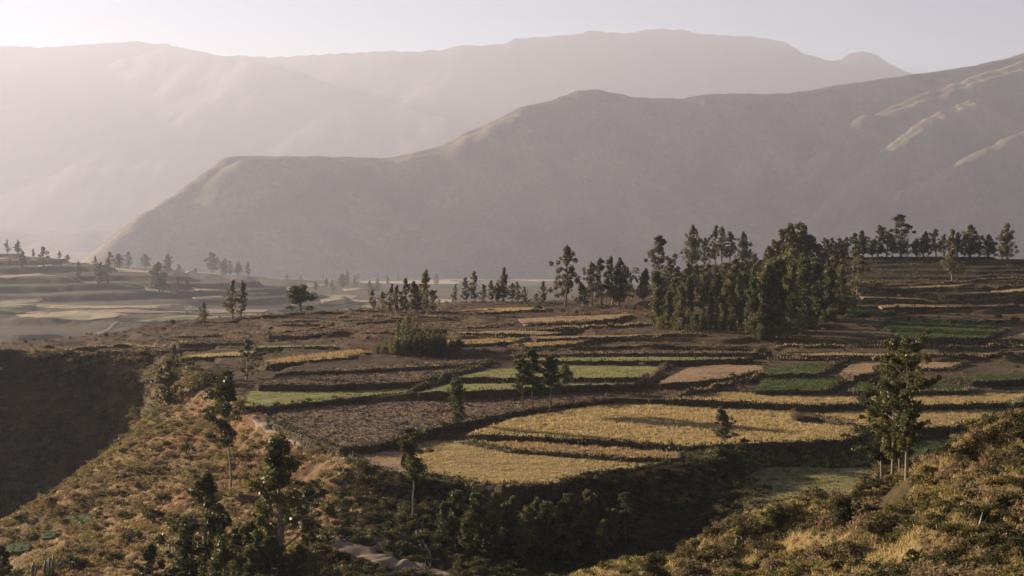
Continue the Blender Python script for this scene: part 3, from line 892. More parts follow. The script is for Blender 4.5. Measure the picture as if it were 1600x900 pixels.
def tubes(paths, sides=5):
    Vs, Fs, o = [], [], 0
    for pts, rads in paths:
        pts = np.asarray(pts, float); k = len(pts)
        t = unit(np.gradient(pts, axis=0))
        ref = np.where(np.abs(t[:, 2:3]) > 0.9, np.array([[1., 0, 0]]), np.array([[0, 0, 1.]]))
        u = unit(np.cross(t, ref)); v = np.cross(t, u)
        an = np.arange(sides) * 2 * np.pi / sides
        ring = pts[:, None] + (u[:, None] * np.cos(an)[None, :, None] + v[:, None] * np.sin(an)[None, :, None]) * np.asarray(rads)[:, None, None]
        Vs.append(ring.reshape(-1, 3))
        i = (np.arange(k - 1)[:, None] * sides + np.arange(sides)[None]).ravel()
        j = (np.arange(k - 1)[:, None] * sides + (np.arange(sides)[None] + 1) % sides).ravel()
        Fs.append(np.stack([i, j, j + sides, i + sides], -1) + o); o += k * sides
    return np.vstack(Vs), np.vstack(Fs)


def make_tree(kind, seed, H=15.0, leaf=None, bark=None):
    rng = np.random.RandomState(seed)
    paths, cl = [], []
    def trunk(x0, y0, h, r, lean=0.04):
        k = 9; t = np.linspace(0, 1, k)
        w = np.cumsum(rng.normal(0, lean * h / k, (k, 2)), 0); w -= w[0]
        P = np.c_[x0 + w[:, 0], y0 + w[:, 1], t * h]
        P[0, 2] = -0.6
        paths.append((P, r * (1.15 - t) * np.where(t == 0, 1.35, 1)))
        return P
    def limb(P, t, az, el, ln, r):
        k = len(P) - 1
        b = np.array([np.interp(t * k, np.arange(k + 1), P[:, c]) for c in range(3)])
        d = np.array([math.cos(az) * math.cos(el), math.sin(az) * math.cos(el), math.sin(el)])
        e = b + d * ln; m = b + d * ln * 0.55 + np.array([0, 0, -0.06 * ln])
        paths.append((np.stack([b, m, e]), np.array([r, r * 0.7, r * 0.25])))
        return b, m, e
    if kind in ('euc', 'euc_near', 'euc_far'):
        ns = {'euc': 1.0, 'euc_near': 2.4, 'euc_far': 0.35}[kind]
        ntr = rng.choice([1, 1, 2])
        W = H * rng.uniform(0.17, 0.24)
        for k in range(ntr):
            hh = H * (0.95 if k == 0 else rng.uniform(0.65, 0.9))
            P = trunk(rng.normal(0, 0.06) * H * (ntr > 1), rng.normal(0, 0.06) * H * (ntr > 1), hh, 0.018 * H, 0.07)
            nl = rng.randint(34, 44)
            t0 = rng.uniform(0.04, 0.14)
            for q in range(nl):
                t = t0 + (1 - t0) * (q + rng.uniform(0, 1)) / nl
                prof = (0.8 + 0.4 * math.sin(math.pi * min(1, (t - t0) / (1 - t0) * 0.85 + 0.12))) * (1.15 - t * 0.62) * min(1.0, (1.06 - t) / 0.4) ** 0.8
                if rng.rand() < 0.1: continue
                ln = W * prof * rng.uniform(0.35, 1.4)
                b, m, e = limb(P, t, rng.uniform(0, 6.28), rng.uniform(0.25, 1.05), ln, 0.006 * H)
                r = H * rng.uniform(0.028, 0.066) * (1.15 - 0.45 * t)
                cl.append(blob(e, r, int(66 * ns), rng, 1.15))
                if rng.rand() < 0.8: cl.append(blob(m + rng.normal(0, 0.02 * H, 3), r * 0.85, int(46 * ns), rng, 1.15))
            cl.append(blob(P[-1], H * 0.04, int(70 * ns), rng, 1.6))
        ls = {'euc': 0.017, 'euc_near': 0.0115, 'euc_far': 0.032}[kind] * H
        V, Fq_ = leaves(np.vstack(cl), ls, rng, 0.2, 0.55, 0.5)
    elif kind == 'column':
        W = H * rng.uniform(0.2, 0.28)
        P = trunk(0, 0, H * 0.95, 0.014 * H, 0.06)
        nl = 54
        for q in range(nl):
            t = 0.05 + 0.93 * (q + rng.rand()) / nl
            prof = min(1.0, (t + 0.12) / 0.3) * (1.08 - t) ** 0.55
            ln = W * prof * rng.uniform(0.4, 1.3)
            b, m, e = limb(P, t, rng.uniform(0, 6.28), rng.uniform(0.4, 1.1), ln, 0.004 * H)
            r = H * rng.uniform(0.03, 0.06)
            cl.append(blob(e, r, 84, rng, 1.3)); cl.append(blob(m, r, 50, rng, 1.3))
        cl.append(blob(P[-1], H * 0.025, 40, rng, 2.2))
        V, Fq_ = leaves(np.vstack(cl), 0.0155 * H, rng, 0.2, 0.5, 0.3)
    elif kind == 'pine':
        W = H * 0.25
        P = trunk(0, 0, H * 0.97, 0.013 * H, 0.035)
        nl = 44
        for q in range(nl):
            t = 0.34 + 0.64 * (q + rng.rand() * 0.8) / nl
            prof = (1.06 - t) ** 0.8 * 1.3 * (0.75 + 0.35 * min(1, (t - 0.3) / 0.2))
            ln = W * prof * rng.uniform(0.5, 1.15)
            b, m, e = limb(P, t, rng.uniform(0, 6.28), rng.uniform(0.0, 0.5), ln, 0.005 * H)
            for s in np.linspace(0.35, 1.05, 6):
                cl.append(blob(b + (e - b) * s + np.array([0, 0, 0.012 * H]), H * 0.035, 30, rng, 0.8))
        cl.append(blob(P[-1], H * 0.03, 50, rng, 1.8))
        V, Fq_ = leaves(np.vstack(cl), 0.022 * H, rng, 0.4, 0.22, -0.5)
    elif kind in ('sparse', 'slender'):
        nt_ = 1
        W = H * (0.2 if kind == 'sparse' else 0.1)
        P = trunk(0, 0, H * 0.95, (0.011 if kind == 'sparse' else 0.0065) * H, 0.06)
        nl = 44 if kind == 'sparse' else 26
        t0 = 0.2 if kind == 'sparse' else 0.42
        for q in range(nl):
            t = t0 + (1 - t0) * (q + rng.rand()) / nl
            prof = (0.5 + 0.6 * math.sin(math.pi * (t - t0) / (1 - t0) * 0.8 + 0.25))
            ln = W * prof * rng.uniform(0.35, 1.25)
            b, m, e = limb(P, t, rng.uniform(0, 6.28), rng.uniform(0.2, 0.9), ln, 0.004 * H)
            for s in range(rng.randint(2, 5)):
                c = b + (e - b) * rng.uniform(0.5, 1.15) + rng.normal(0, 0.014 * H, 3)
                cl.append(blob(c, H * rng.uniform(0.022, 0.046), 74, rng, 0.85))
        cl.append(blob(P[-1], H * 0.025, 70, rng, 1.8))
        V, Fq_ = leaves(np.vstack(cl), 0.0105 * H, rng, 0.1, 0.55, 0.7)
    elif kind == 'round':
        P = trunk(0, 0, H * 0.7, 0.03 * H, 0.06)
        for q in range(32):
            az = rng.uniform(0, 6.28); el = rng.uniform(-0.3, 1.5)
            b, m, e = limb(P, rng.uniform(0.22, 1.0), az, el, H * 0.27 * rng.uniform(0.7, 1.1), 0.008 * H)
            cl.append(blob(e, H * rng.uniform(0.09, 0.15), 150, rng, 0.85))
        V, Fq_ = leaves(np.vstack(cl), 0.026 * H, rng, 0.3, 0.5, 0.1)
    elif kind == 'bush':          # height 1
        for q in range(5):
            az = rng.uniform(0, 6.28)
            paths.append((np.array([[0, 0, -0.1], [0.15 * math.cos(az), 0.15 * math.sin(az), 0.3], [0.35 * math.cos(az), 0.35 * math.sin(az), 0.65]]) * H, np.array([0.035, 0.025, 0.01]) * H))
        for q in range(15):
            az = rng.uniform(0, 6.28); rr_ = 0.48 * math.sqrt(rng.rand())
            z = 0.18 + 0.6 * math.sqrt(max(0, 1 - (rr_ / 0.56) ** 2)) * rng.uniform(0.55, 1.05)
            cl.append(blob((rr_ * math.cos(az) * H, rr_ * math.sin(az) * H, z * H), H * rng.uniform(0.14, 0.23), 42, rng, 0.85))
        V, Fq_ = leaves(np.vstack(cl), 0.058 * H, rng, 0.35, 0.55, 0.0)
    elif kind == 'thicket':       # several upright leafy stems
        for q in range(9):
            x0, y0 = rng.normal(0, 0.28 * H, 2); h = H * rng.uniform(0.6, 1.0)
            paths.append((np.array([[0.02 * x0, 0.02 * y0, -0.3], [x0 * 0.8, y0 * 0.8, 0.12 * h], [x0 + rng.normal(0, .04) * H, y0, h * 0.5], [x0 + rng.normal(0, .08) * H, y0, h]]), np.array([0.03, 0.02, 0.014, 0.005]) * H))
            for s in np.linspace(0.2, 1, 8):
                cl.append(blob((x0 + rng.normal(0, .04) * H, y0 + rng.normal(0, .04) * H, h * s), H * 0.12 * (1.15 - 0.6 * s), 34, rng, 1.2))
        V, Fq_ = leaves(np.vstack(cl), 0.032 * H, rng, 0.2, 0.5, -0.3)
    tv, tf = tubes(paths, 6 if kind in ('sparse', 'slender', 'pine') else 5)
    tr = mesh_np(('trunk' if kind not in ('bush', 'thicket') else 'stem'), tv, tf, M[bark or 'bark'], True)
    cr = mesh_np('crown', V, Fq_, M[leaf or 'leaf_euc'])
    return dict(trunk=tr, crown=cr, H=H, stem=kind in ('bush', 'thicket'))


PROTO = {
    'euc': [make_tree('euc', 10 + k, 20, 'leaf_euc', 'bark_pale') for k in range(7)],
    'far': [make_tree('euc_far', 40 + k, 18, 'leaf_euc', 'bark') for k in range(6)],
    'column': [make_tree('column', 60 + k, 18, 'leaf_green', 'bark') for k in range(6)],
    'pine': [make_tree('pine', 80 + k, 12, 'leaf_pine', 'bark') for k in range(4)],
    'sparse': [make_tree('sparse', 100 + k, 16, 'leaf_near', 'bark_pale') for k in range(5)],
    'near': [make_tree('euc_near', 230 + k, 14, 'leaf_near', 'bark_pale') for k in range(5)],
    'slender': [make_tree('slender', 120 + k, 14, 'leaf_near', 'bark_pale') for k in range(3)],
    'round': [make_tree('round', 140 + k, 8, 'leaf_green', 'bark') for k in range(4)],
    'roundnear': [make_tree('round', 150 + k, 8, 'leaf_bush', 'bark') for k in range(2)],
    'bush': [make_tree('bush', 160 + k, 2, 'leaf_bush', 'bark') for k in range(5)],
    'olive': [make_tree('bush', 170 + k, 2, 'leaf_olive', 'bark') for k in range(4)],
    'thicket': [make_tree('thicket', 190 + k, 5, 'leaf_green', 'bark') for k in range(4)],
}
prng = random.Random(5)


def plant(kind, loc, h, name, label, cat, group=None, wide=1.0, idx=None, rz=None, lean=0.0):
    p = PROTO[kind][(prng.randrange(99) if idx is None else idx) % len(PROTO[kind])]
    e = bpy.data.objects.new(name, None); C.objects.link(e)
    e.empty_display_size = 0.5
    e.location = loc
    s = h / p['H']
    e.scale = (s * wide, s * wide, s)
    e.rotation_euler = (lean, 0, prng.uniform(0, 6.28) if rz is None else rz)
    tag(e, label, cat, group)
    for nm in ('trunk', 'crown'):
        o = bpy.data.objects.new('stem' if (nm == 'trunk' and p['stem']) else nm, p[nm]); C.objects.link(o); o.parent = e
    return e


def row(lst, kind, where, group, name, cat, noun, dmin=75, order='left', desc=None, label_same=None):
    """lst: (px, base py, height px[, wide[, kind[, idx]]]); labelled by rank from the left within its row"""
    lst = sorted(lst, key=lambda t: t[0])
    for k, t in enumerate(lst):
        px, py, hp = t[:3]
        wide = t[3] if len(t) > 3 and t[3] else 1.0
        kd = t[4] if len(t) > 4 and t[4] else kind
        w = hit_full(px, py, dmin)
        z = surface_z(w[0], w[1]) if w[1] < 800 else w[2]
        h = hp * w[1] / F_PX
        lab = label_same or f'{ORD[k]} {noun} from the left {where}'
        plant(kd, (w[0], w[1], z - 0.05), h, name, lab, cat, group, wide * prng.uniform(0.92, 1.08))


# ---- trees on the hazy hills at the far left
row([(11, 391, 22), (28, 391, 22), (52, 393, 13), (35, 418, 26, 1.5), (68, 417, 32, 1.4), (93, 402, 12, 1.8), (106, 405, 10, 1.8), (15, 418, 14, 1.4)], 'far', 'on the highest hazy hill at the far left', 'trees on the highest left hill', 'eucalyptus_tree', 'tree', 'small hazy tree', 1200)
row([(123, 436, 27), (149, 418, 18), (155, 444, 34), (168, 443, 38, 1.2), (172, 418, 25, 1.3), (185, 420, 24, 1.4), (200, 418, 25, 1.3), (226, 420, 24, 1.5)], 'far', 'on the middle slope of the left hills', 'trees on the middle left slope', 'eucalyptus_tree', 'tree', 'hazy grey-green tree', 1200)
row([(245, 452, 42, 1.4), (262, 428, 32, 1.1), (253, 458, 34, 1.3), (280, 428, 15, 1.6), (305, 424, 7, 1.6), (277, 456, 24, 1.3), (292, 458, 20, 1.2), (345, 455, 11, 1.2)], 'far', 'around the hollow of the second left hill', 'trees by the second left hill', 'eucalyptus_tree', 'tree', 'faded hazy tree', 1200)
row([(331, 424, 33, 1.3), (350, 424, 26, 1.3), (360, 425, 22, 1.2), (372, 425, 23, 1.3), (388, 428, 22, 1.3)], 'far', 'along the flat dark hill left of centre', 'trees on the flat-topped hill', 'eucalyptus_tree', 'tree', 'hazy tree', 1200)
row([(493, 455, 16), (510, 448, 14), (519, 457, 20), (535, 450, 22, 1.3), (543, 446, 22, 1.3), (555, 450, 20), (578, 460, 22), (590, 456, 20), (605, 445, 14, 1.3), (622, 440, 13, 1.3), (590, 440, 14), (560, 436, 10), (682, 446, 18, 1.4), (470, 444, 14), (448, 440, 12), (505, 437, 10)], 'far', 'in the pale valley behind the plateau', 'trees in the far valley', 'eucalyptus_tree', 'tree', 'ghostly tree', 1200)
# ---- trees along the far edge of the plateau
row([(318, 509, 37), (364, 499, 62), (377, 498, 60, 0.9), (469, 489, 47, 1.5, 'round')], 'euc', 'standing apart on the left rim of the plateau', 'lone trees on the plateau rim', 'eucalyptus_tree', 'tree', 'dark tree')
row([(583, 486, 34), (597, 491, 36, 1.2), (612, 493, 50), (622, 491, 46), (635, 491, 58), (653, 491, 52, 1.2), (668, 491, 70), (677, 489, 36, 1.2)], 'euc', 'in the clump on the plateau rim left of centre', 'eucalyptus clump left of centre', 'eucalyptus_tree', 'tree', 'eucalyptus')
row([(712, 470, 30), (728, 470, 40, 0.9), (742, 470, 50, 0.9), (754, 470, 28, 1.3), (768, 470, 34), (777, 470, 30, 1.3), (787, 470, 54, 0.8), (800, 472, 30, 1.4)], 'euc', 'in the pale row on the central rim', 'thin pale trees at the centre of the rim', 'eucalyptus_tree', 'tree', 'thin tree')
row([(808, 474, 34, 1.3), (820, 476, 28, 1.4), (838, 482, 24, 1.4), (849, 476, 38)], 'euc', 'in the low clump beside the tall dark tree', 'low trees beside the tall dark tree', 'eucalyptus_tree', 'tree', 'low bushy tree')
row([(883, 480, 97, 1.15)], 'euc', '', None, 'eucalyptus_tree', 'tree', '', label_same='tall dark eucalyptus standing alone on the rim right of centre')
row([(925, 478, 70, 0.9), (940, 476, 74, 1.0), (957, 476, 76), (969, 477, 74), (981, 474, 58, 1.1), (1003, 474, 55, 1.1), (913, 480, 40, 1.2)], 'euc', 'in the group left of the big grove', 'trees left of the big grove', 'eucalyptus_tree', 'tree', 'olive-green tree')
row([(1028, 462, 95, 1.1), (1046, 450, 46, 1.2), (1083, 415, 64, 1.1), (1101, 418, 46, 0.9)], 'euc', 'rising above the left shoulder of the grove', 'tall trees behind the grove', 'eucalyptus_tree', 'tree', 'tall tree')
row([(1118, 402, 62, 1.1), (1128, 400, 58), (1140, 400, 48, 1.1), (1162, 398, 48, 1.2), (1172, 399, 22, 1.2)], 'euc', 'in the hilltop clump above the grove', 'hilltop clump above the grove', 'eucalyptus_tree', 'tree', 'eucalyptus')
# ---- the big grove
back = [(1046, 462, 45), (1060, 466, 50), (1073, 466, 56), (1090, 466, 54), (1106, 466, 55), (1122, 468, 52), (1136, 468, 58), (1150, 468, 64), (1166, 466, 60), (1180, 462, 66), (1198, 456, 72), (1208, 452, 76), (1219, 450, 92), (1233, 450, 100, 1.1), (1246, 450, 104), (1256, 450, 100), (1268, 450, 84), (1280, 450, 70), (1291, 450, 76), (1303, 448, 62), (1314, 448, 58), (1200, 420, 30), (1215, 425, 48)]
row([(a, b, h, 1.25) for a, b, h, *w in back], 'euc', 'in the back rank of the big grove', 'back rank of the big grove', 'eucalyptus_tree', 'tree', 'tree')
mid_ = [(1035, 500, 68), (1056, 492, 58), (1078, 492, 62), (1100, 492, 66), (1122, 494, 68), (1144, 494, 70), (1165, 494, 68), (1184, 494, 82), (1204, 494, 92), (1222, 494, 100), (1240, 492, 104), (1258, 490, 96), (1276, 486, 86), (1294, 484, 72), (1312, 480, 62)]
row(mid_, 'column', 'in the middle rank of the big grove', 'middle rank of the big grove', 'eucalyptus_tree', 'tree', 'leafy tree')
front = [(1026, 511, 88, 0.9), (1047, 513, 58), (1066, 517, 72, 0.95), (1088, 522, 32, 0.9, 'pine'), (1181, 526, 92), (1198, 529, 116), (1216, 527, 122), (1236, 522, 124), (1256, 514, 112), (1276, 506, 98), (1296, 500, 84), (1110, 512, 58), (1132, 512, 62), (1155, 514, 70)]
row(front, 'column', 'in the front rank of the big grove', 'front rank of the big grove', 'eucalyptus_tree', 'tree', 'dense green tree')
gt = [(1035, 514, 22), (1058, 516, 20), (1080, 518, 24), (1103, 514, 26), (1124, 514, 24), (1146, 516, 26), (1166, 522, 26), (1190, 531, 24), (1212, 531, 28), (1232, 526, 26), (1252, 518, 28), (1272, 510, 28), (1292, 503, 28), (1312, 492, 30), (1328, 482, 24), (1300, 478, 30)]
row([(a, b, h, 1.3) for a, b, h in gt], 'thicket', 'along the foot of the big grove', 'undergrowth bushes of the big grove', 'leafy_bush', 'bush', 'leafy bush')
row([(1340, 467, 78, 1.15), (1488, 440, 82, 1.15)], 'euc', 'standing clear to the right of the grove', 'lone trees right of the grove', 'eucalyptus_tree', 'tree', 'leafy eucalyptus')
# ---- right skyline
sk = [(1287, 398, 32), (1300, 397, 32), (1312, 396, 28, 1.2), (1322, 394, 30), (1334, 393, 37, 1.3), (1350, 392, 40), (1361, 392, 28, 1.2), (1372, 391, 48), (1385, 390, 38, 1.2), (1395, 390, 34), (1408, 389, 64, 1.25), (1418, 388, 24), (1432, 388, 28), (1441, 388, 38), (1450, 388, 30, 1.2), (1463, 387, 42), (1475, 387, 34), (1486, 386, 32), (1496, 386, 38), (1507, 386, 36), (1517, 385, 48, 1.2), (1530, 385, 24, 1.3), (1545, 384, 33, 1.2), (1554, 384, 24), (1566, 383, 24), (1573, 382, 54, 0.9)]
row([(a, b, h * 1.05, (w[0] if w else 1.0) * 1.3) for a, b, h, *w in sk], 'euc', 'in the skyline row on the right hill', 'skyline row on the right hill', 'eucalyptus_tree', 'tree', 'tree')

# ---- nearer trees
def one(kind, px, py, hp, label, name='tree', cat='tree', wide=1.0, idx=None, group=None, dmin=75, lean=0.0, at=None):
    w = at or hit_full(px, py, dmin)
    z = surface_z(w[0], w[1])
    return plant(kind, (w[0], w[1], z - 0.05), hp * w[1] / F_PX, name, label, cat, group, wide, idx, None, lean)


one('column', 717, 669, 70, 'bushy upright tree leaning a little beside the ploughed field', 'leafy_tree', wide=1.15, idx=1, lean=0.05)
one('pine', 817, 644, 84, 'left conifer of the three on the wall above the wheat field', 'pine_tree', wide=0.95, idx=0, group='three conifers above the wheat')
one('pine', 832, 643, 96, 'middle and tallest conifer of the three above the wheat field', 'pine_tree', wide=0.95, idx=2, group='three conifers above the wheat')
one('pine', 861, 640, 86, 'right conifer with a bare straight trunk above the wheat field', 'pine_tree', wide=1.15, idx=3, group='three conifers above the wheat')
one('round', 884, 608, 34, 'round dark tree touching the right of the three conifers', 'round_tree', wide=1.1)
one('euc', 1132, 695, 58, 'small leafy tree alone at the front edge of the wheat field', 'leafy_tree', wide=1.35, idx=3)
one('sparse', 1394, 752, 196, 'left tall thin tree of the leafy group at the foot of the right hill', 'eucalyptus_tree', idx=0, wide=1.15, group='tall trees by the right hill')
one('sparse', 1417, 748, 222, 'tallest thin tree of the leafy group at the foot of the right hill', 'eucalyptus_tree', idx=1, wide=1.0, group='tall trees by the right hill')
one('sparse', 1407, 746, 150, 'shorter tree between the two tall thin trees by the right hill', 'eucalyptus_tree', idx=2, wide=1.2, group='tall trees by the right hill')
one('sparse', 1377, 756, 150, 'low spreading tree at the left of the tall thin group', 'eucalyptus_tree', idx=3, wide=1.3, group='tall trees by the right hill')
one('slender', 643, 812, 146, 'slender tree with a bare stem rising from the shaded bluff', 'eucalyptus_tree', idx=0, wide=1.5)
one('slender', 360, 770, 185, 'slender tree with thin foliage and a bare stem on the sunlit slope', 'eucalyptus_tree', idx=1, wide=1.3)
one('euc', 263, 638, 78, 'broad grey-green tree on the rim above the shaded ravine', 'leafy_tree', wide=1.3, idx=2)
one('euc', 274, 592, 54, 'smaller tree just behind the broad tree on the ravine rim', 'leafy_tree', wide=1.0, idx=4)
one('euc', 385, 592, 64, 'grey-green tree at the left end of the ploughed terraces', 'leafy_tree', wide=1.35, idx=5)
one('near', 446, 960, 285, 'tall tree with a glossy high crown at the lower left', 'eucalyptus_tree', idx=4, wide=1.15, group='glossy trees at the lower left')
one('sparse', 480, 880, 130, 'leaning tree between the tall glossy tree and the dirt track', 'eucalyptus_tree', idx=1, wide=1.25, group='glossy trees at the lower left', lean=0.12)
low = [(322, 940, 200, 1.3), (350, 925, 130, 1.4), (285, 950, 120, 1.5), (240, 960, 110, 1.5), (380, 955, 140, 1.5), (410, 940, 150, 1.3), (430, 965, 130, 1.5), (345, 985, 130, 1.6), (275, 990, 110, 1.5), (475, 970, 120, 1.4), (395, 1000, 150, 1.4)]
row(low, 'near', 'in the dark glossy thicket at the bottom left', 'glossy thicket at the bottom left', 'eucalyptus_tree', 'tree', 'dark leafy tree')
row([(5, 960, 110, 1.4), (30, 975, 70, 1.4)], 'near', 'cut by the lower left corner', 'trees in the lower left corner', 'eucalyptus_tree', 'tree', 'dark tree')
# young trees in the shaded pit
pit = [(697, 838, 62), (712, 842, 78), (735, 842, 66), (752, 846, 78), (770, 848, 74), (786, 850, 66), (803, 850, 82), (822, 850, 72), (845, 850, 92), (862, 850, 70), (885, 848, 74), (912, 850, 88), (928, 850, 84), (940, 846, 62), (955, 848, 50), (725, 868, 70), (765, 872, 76), (810, 874, 80), (855, 874, 84), (900, 874, 76), (945, 870, 60)]
row([(a + prng.uniform(-5, 5), b, h * prng.uniform(0.75, 1.1), 1.35) for a, b, h in pit], 'column', 'in the shaded plantation under the bluff', 'plantation under the bluff', 'young_tree', 'tree', 'young tree')
one('slender', 978, 850, 82, 'thin pale young tree catching sunlight right of the shaded plantation', 'young_tree', idx=2, wide=1.2)
# thicket island in the fields
th = [(592, 553, 16, 1.4), (604, 553, 24, 1.2), (616, 554, 30), (628, 554, 32), (640, 554, 38), (652, 554, 34), (664, 555, 36), (676, 555, 34), (688, 555, 32), (699, 554, 24), (632, 543, 42), (655, 545, 32), (675, 545, 34)]
row(th, 'thicket', 'in the oval thicket among the ploughed terraces', 'oval thicket among the terraces', 'leafy_bush', 'bush', 'upright bush')
one('round', 717, 550, 27, 'separate rounded bush just right of the oval thicket', 'leafy_bush', 'bush', wide=1.2)
one('round', 1205, 826, 42, 'round dark tree in the shade beside the green meadow', 'round_tree', wide=1.4, idx=1)
one('roundnear', 1317, 834, 68, 'rounded bushy tree on the sunlit grassy mound', 'round_tree', wide=1.0, idx=0)
one('roundnear', 1024, 925, 62, 'broad bright green bush at the bottom edge', 'leafy_bush', 'bush', wide=1.3, idx=1)
one('bush', 1096, 884, 22, 'small round dark bush by the sunlit clod at the bottom', 'leafy_bush', 'bush', wide=1.3)
row([(306, 612, 26, 1.0), (318, 608, 26), (334, 602, 24), (347, 597, 22), (355, 594, 20)], 'thicket', 'in the green hedge on the ravine rim', 'green hedge on the ravine rim', 'leafy_bush', 'bush', 'upright green bush')

# round bushes along the field walls
wallb = [(1158, 634, 17), (928, 633, 13), (900, 637, 9), (1162, 698, 13), (1322, 697, 15), (1145, 594, 10), (432, 639, 11), (457, 634, 7), (482, 632, 10), (523, 626, 7), (692, 674, 13), (1271, 642, 12), (1449, 670, 14), (1086, 563, 7), (1190, 556, 18), (1200, 560, 14), (945, 632, 9), (1090, 632, 15), (852, 643, 10), (1285, 640, 9), (1355, 676, 9), (760, 660, 6), (231, 552, 9), (925, 602, 8), (935, 603, 6), (1180, 585, 8)]
row(wallb, 'bush', 'along the walls of the middle fields', 'round bushes along the field walls', 'shrub', 'shrub', 'round bush')
rb = [(1476, 472, 14, 1.3), (1448, 470, 8), (1462, 433, 8), (1545, 464, 9), (1597, 474, 14), (1560, 500, 12), (1585, 505, 12), (1345, 488, 10), (1427, 480, 10, 1.4), (1375, 465, 10, 1.4), (1402, 484, 8), (1350, 500, 14), (1345, 510, 10), (1500, 472, 8), (1590, 440, 7), (1525, 440, 6), (1440, 500, 9), (1470, 488, 7), (1415, 474, 6)]
row(rb, 'bush', 'among the upper right terraces', 'bushes among the upper right terraces', 'shrub', 'shrub', 'dark bush')
lb = [(40, 537, 7), (110, 531, 7), (270, 508, 10), (165, 527, 8), (180, 525, 6), (195, 527, 6), (255, 518, 9), (76, 548, 10, 1.4), (90, 552, 9, 1.4), (200, 560, 10), (425, 497, 6), (150, 534, 6)]
row(lb, 'bush', 'along the left rim above the shaded ravine', 'bushes on the left rim', 'shrub', 'shrub', 'low bush')
cb = [(575, 532, 8), (480, 512, 12, 0.8), (520, 536, 6), (405, 572, 14), (640, 512, 22, 0.9, 'thicket'), (740, 545, 8), (780, 540, 8), (900, 510, 8), (870, 520, 6), (1110, 505, 12), (840, 488, 14), (860, 490, 10), (880, 490, 9), (900, 492, 8), (920, 494, 7), (815, 545, 8), (760, 553, 6), (990, 486, 10), (1010, 484, 12)]
row(cb, 'bush', 'scattered over the brown upper terraces', 'bushes on the brown upper terraces', 'shrub', 'shrub', 'dull green bush')

hs_ = [(1472, 803, 26, 1.2), (1462, 826, 24, 1.3), (1485, 842, 28, 1.3), (1575, 800, 34, 1.3), (1497, 716, 20, 1.4), (1542, 752, 22, 1.3), (1560, 724, 20, 1.3), (1590, 735, 26), (1592, 702, 24, 1.2), (1525, 845, 34, 1.3), (1552, 866, 40, 1.2), (1587, 822, 34, 1.2), (1517, 890, 34, 1.3), (1262, 886, 34, 1.2), (1425, 882, 22, 1.1),
       (1352, 828, 18, 1.4), (1363, 768, 18, 1.2), (1347, 770, 16, 1.3), (1482, 760, 20, 1.3), (1508, 727, 18, 1.3), (1305, 895, 26, 1.2), (1450, 752, 34, 0.8), (1417, 818, 14, 1.5), (1522, 782, 22, 1.4), (1440, 790, 20, 1.3), (1600, 870, 44, 1.2), (1575, 850, 36, 1.2), (1490, 880, 30, 1.3), (1600, 770, 30, 1.2), (1535, 820, 26, 1.3)]
row([(a, b, h, (w[0] if w else 1.2), ('bush' if i % 3 else 'olive')) for i, (a, b, h, *w) in enumerate(hs_)], 'bush', 'on the sunlit right hillside', 'larger shrubs on the right hillside', 'shrub', 'shrub', 'rounded shrub')
one('olive', 1280, 794, 18, 'reddish brown rounded bush at the corner of the green meadow', 'shrub', 'shrub', wide=1.5, idx=1)
ls_ = [(220, 748, 18), (240, 743, 18), (127, 793, 16), (215, 766, 12), (292, 761, 12), (195, 708, 10), (32, 818, 18), (112, 898, 34, 1.6), (125, 868, 16), (180, 885, 26, 1.4), (190, 776, 14), (147, 872, 14), (292, 712, 20), (330, 690, 16), (262, 700, 12), (330, 652, 22), (345, 640, 16), (155, 810, 12), (90, 818, 14), (255, 790, 22), (240, 820, 30, 1.3), (205, 850, 26, 1.2), (225, 800, 18), (535, 742, 16), (440, 760, 16)]
row([(a, b, h, (w[0] if w else 1.25), 'bush') for a, b, h, *w in ls_], 'bush', 'on the sunlit left slope', 'larger shrubs on the left slope', 'shrub', 'shrub', 'dark shrub')
# ------------------------------------------------------------------ terrace walls: an overgrown bank under the near edge of each field
WALL_LABEL = {}
wall_n = 0
wrng = np.random.RandomState(77)
NEARBY = {'green': 'light green strip', 'ploughed': 'wide ploughed field', 'ploughed2': 'dark ploughed strip', 'wheat': 'golden field', 'pasture': 'dry pasture', 'redgrass': 'reddish grass strip',
          'tan': 'pale brown strip', 'darkgreen': 'dark green plot', 'meadow': 'green meadow'}
cnt = {}
bank_jobs = []
for f in fields:
    if f.far:
        continue
    P2 = f.edge; n = len(P2)
    area = sum(P2[i][0] * P2[(i + 1) % n][1] - P2[(i + 1) % n][0] * P2[i][1] for i in range(n))
    sg = 1 if area > 0 else -1
    ok = []
    for i in range(n):
        (x1, y1), (x2, y2) = P2[i], P2[(i + 1) % n]
        nx, ny = (y2 - y1) * sg, -(x2 - x1) * sg
        L = math.hypot(nx, ny) + 1e-9
        ok.append(ny / L < -0.12)
    if all(ok) or not any(ok):
        continue
    s = next(i for i in range(n) if ok[i] and not ok[i - 1])
    run = []
    chains = []
    for k in range(n + 1):
        i = (s + k) % n
        if k < n and ok[i]:
            if not run: run = [P2[i]]
            run.append(P2[(i + 1) % n])
        else:
            if len(run) > 4: chains.append(run)
            run = []
    for ch in chains:
        bank_jobs.append((f, np.array(ch)))
bank_jobs.sort(key=lambda b: b[1][:, 1].mean())
lo_x = {}
fr_V, fr_F, fo = [], [], 0
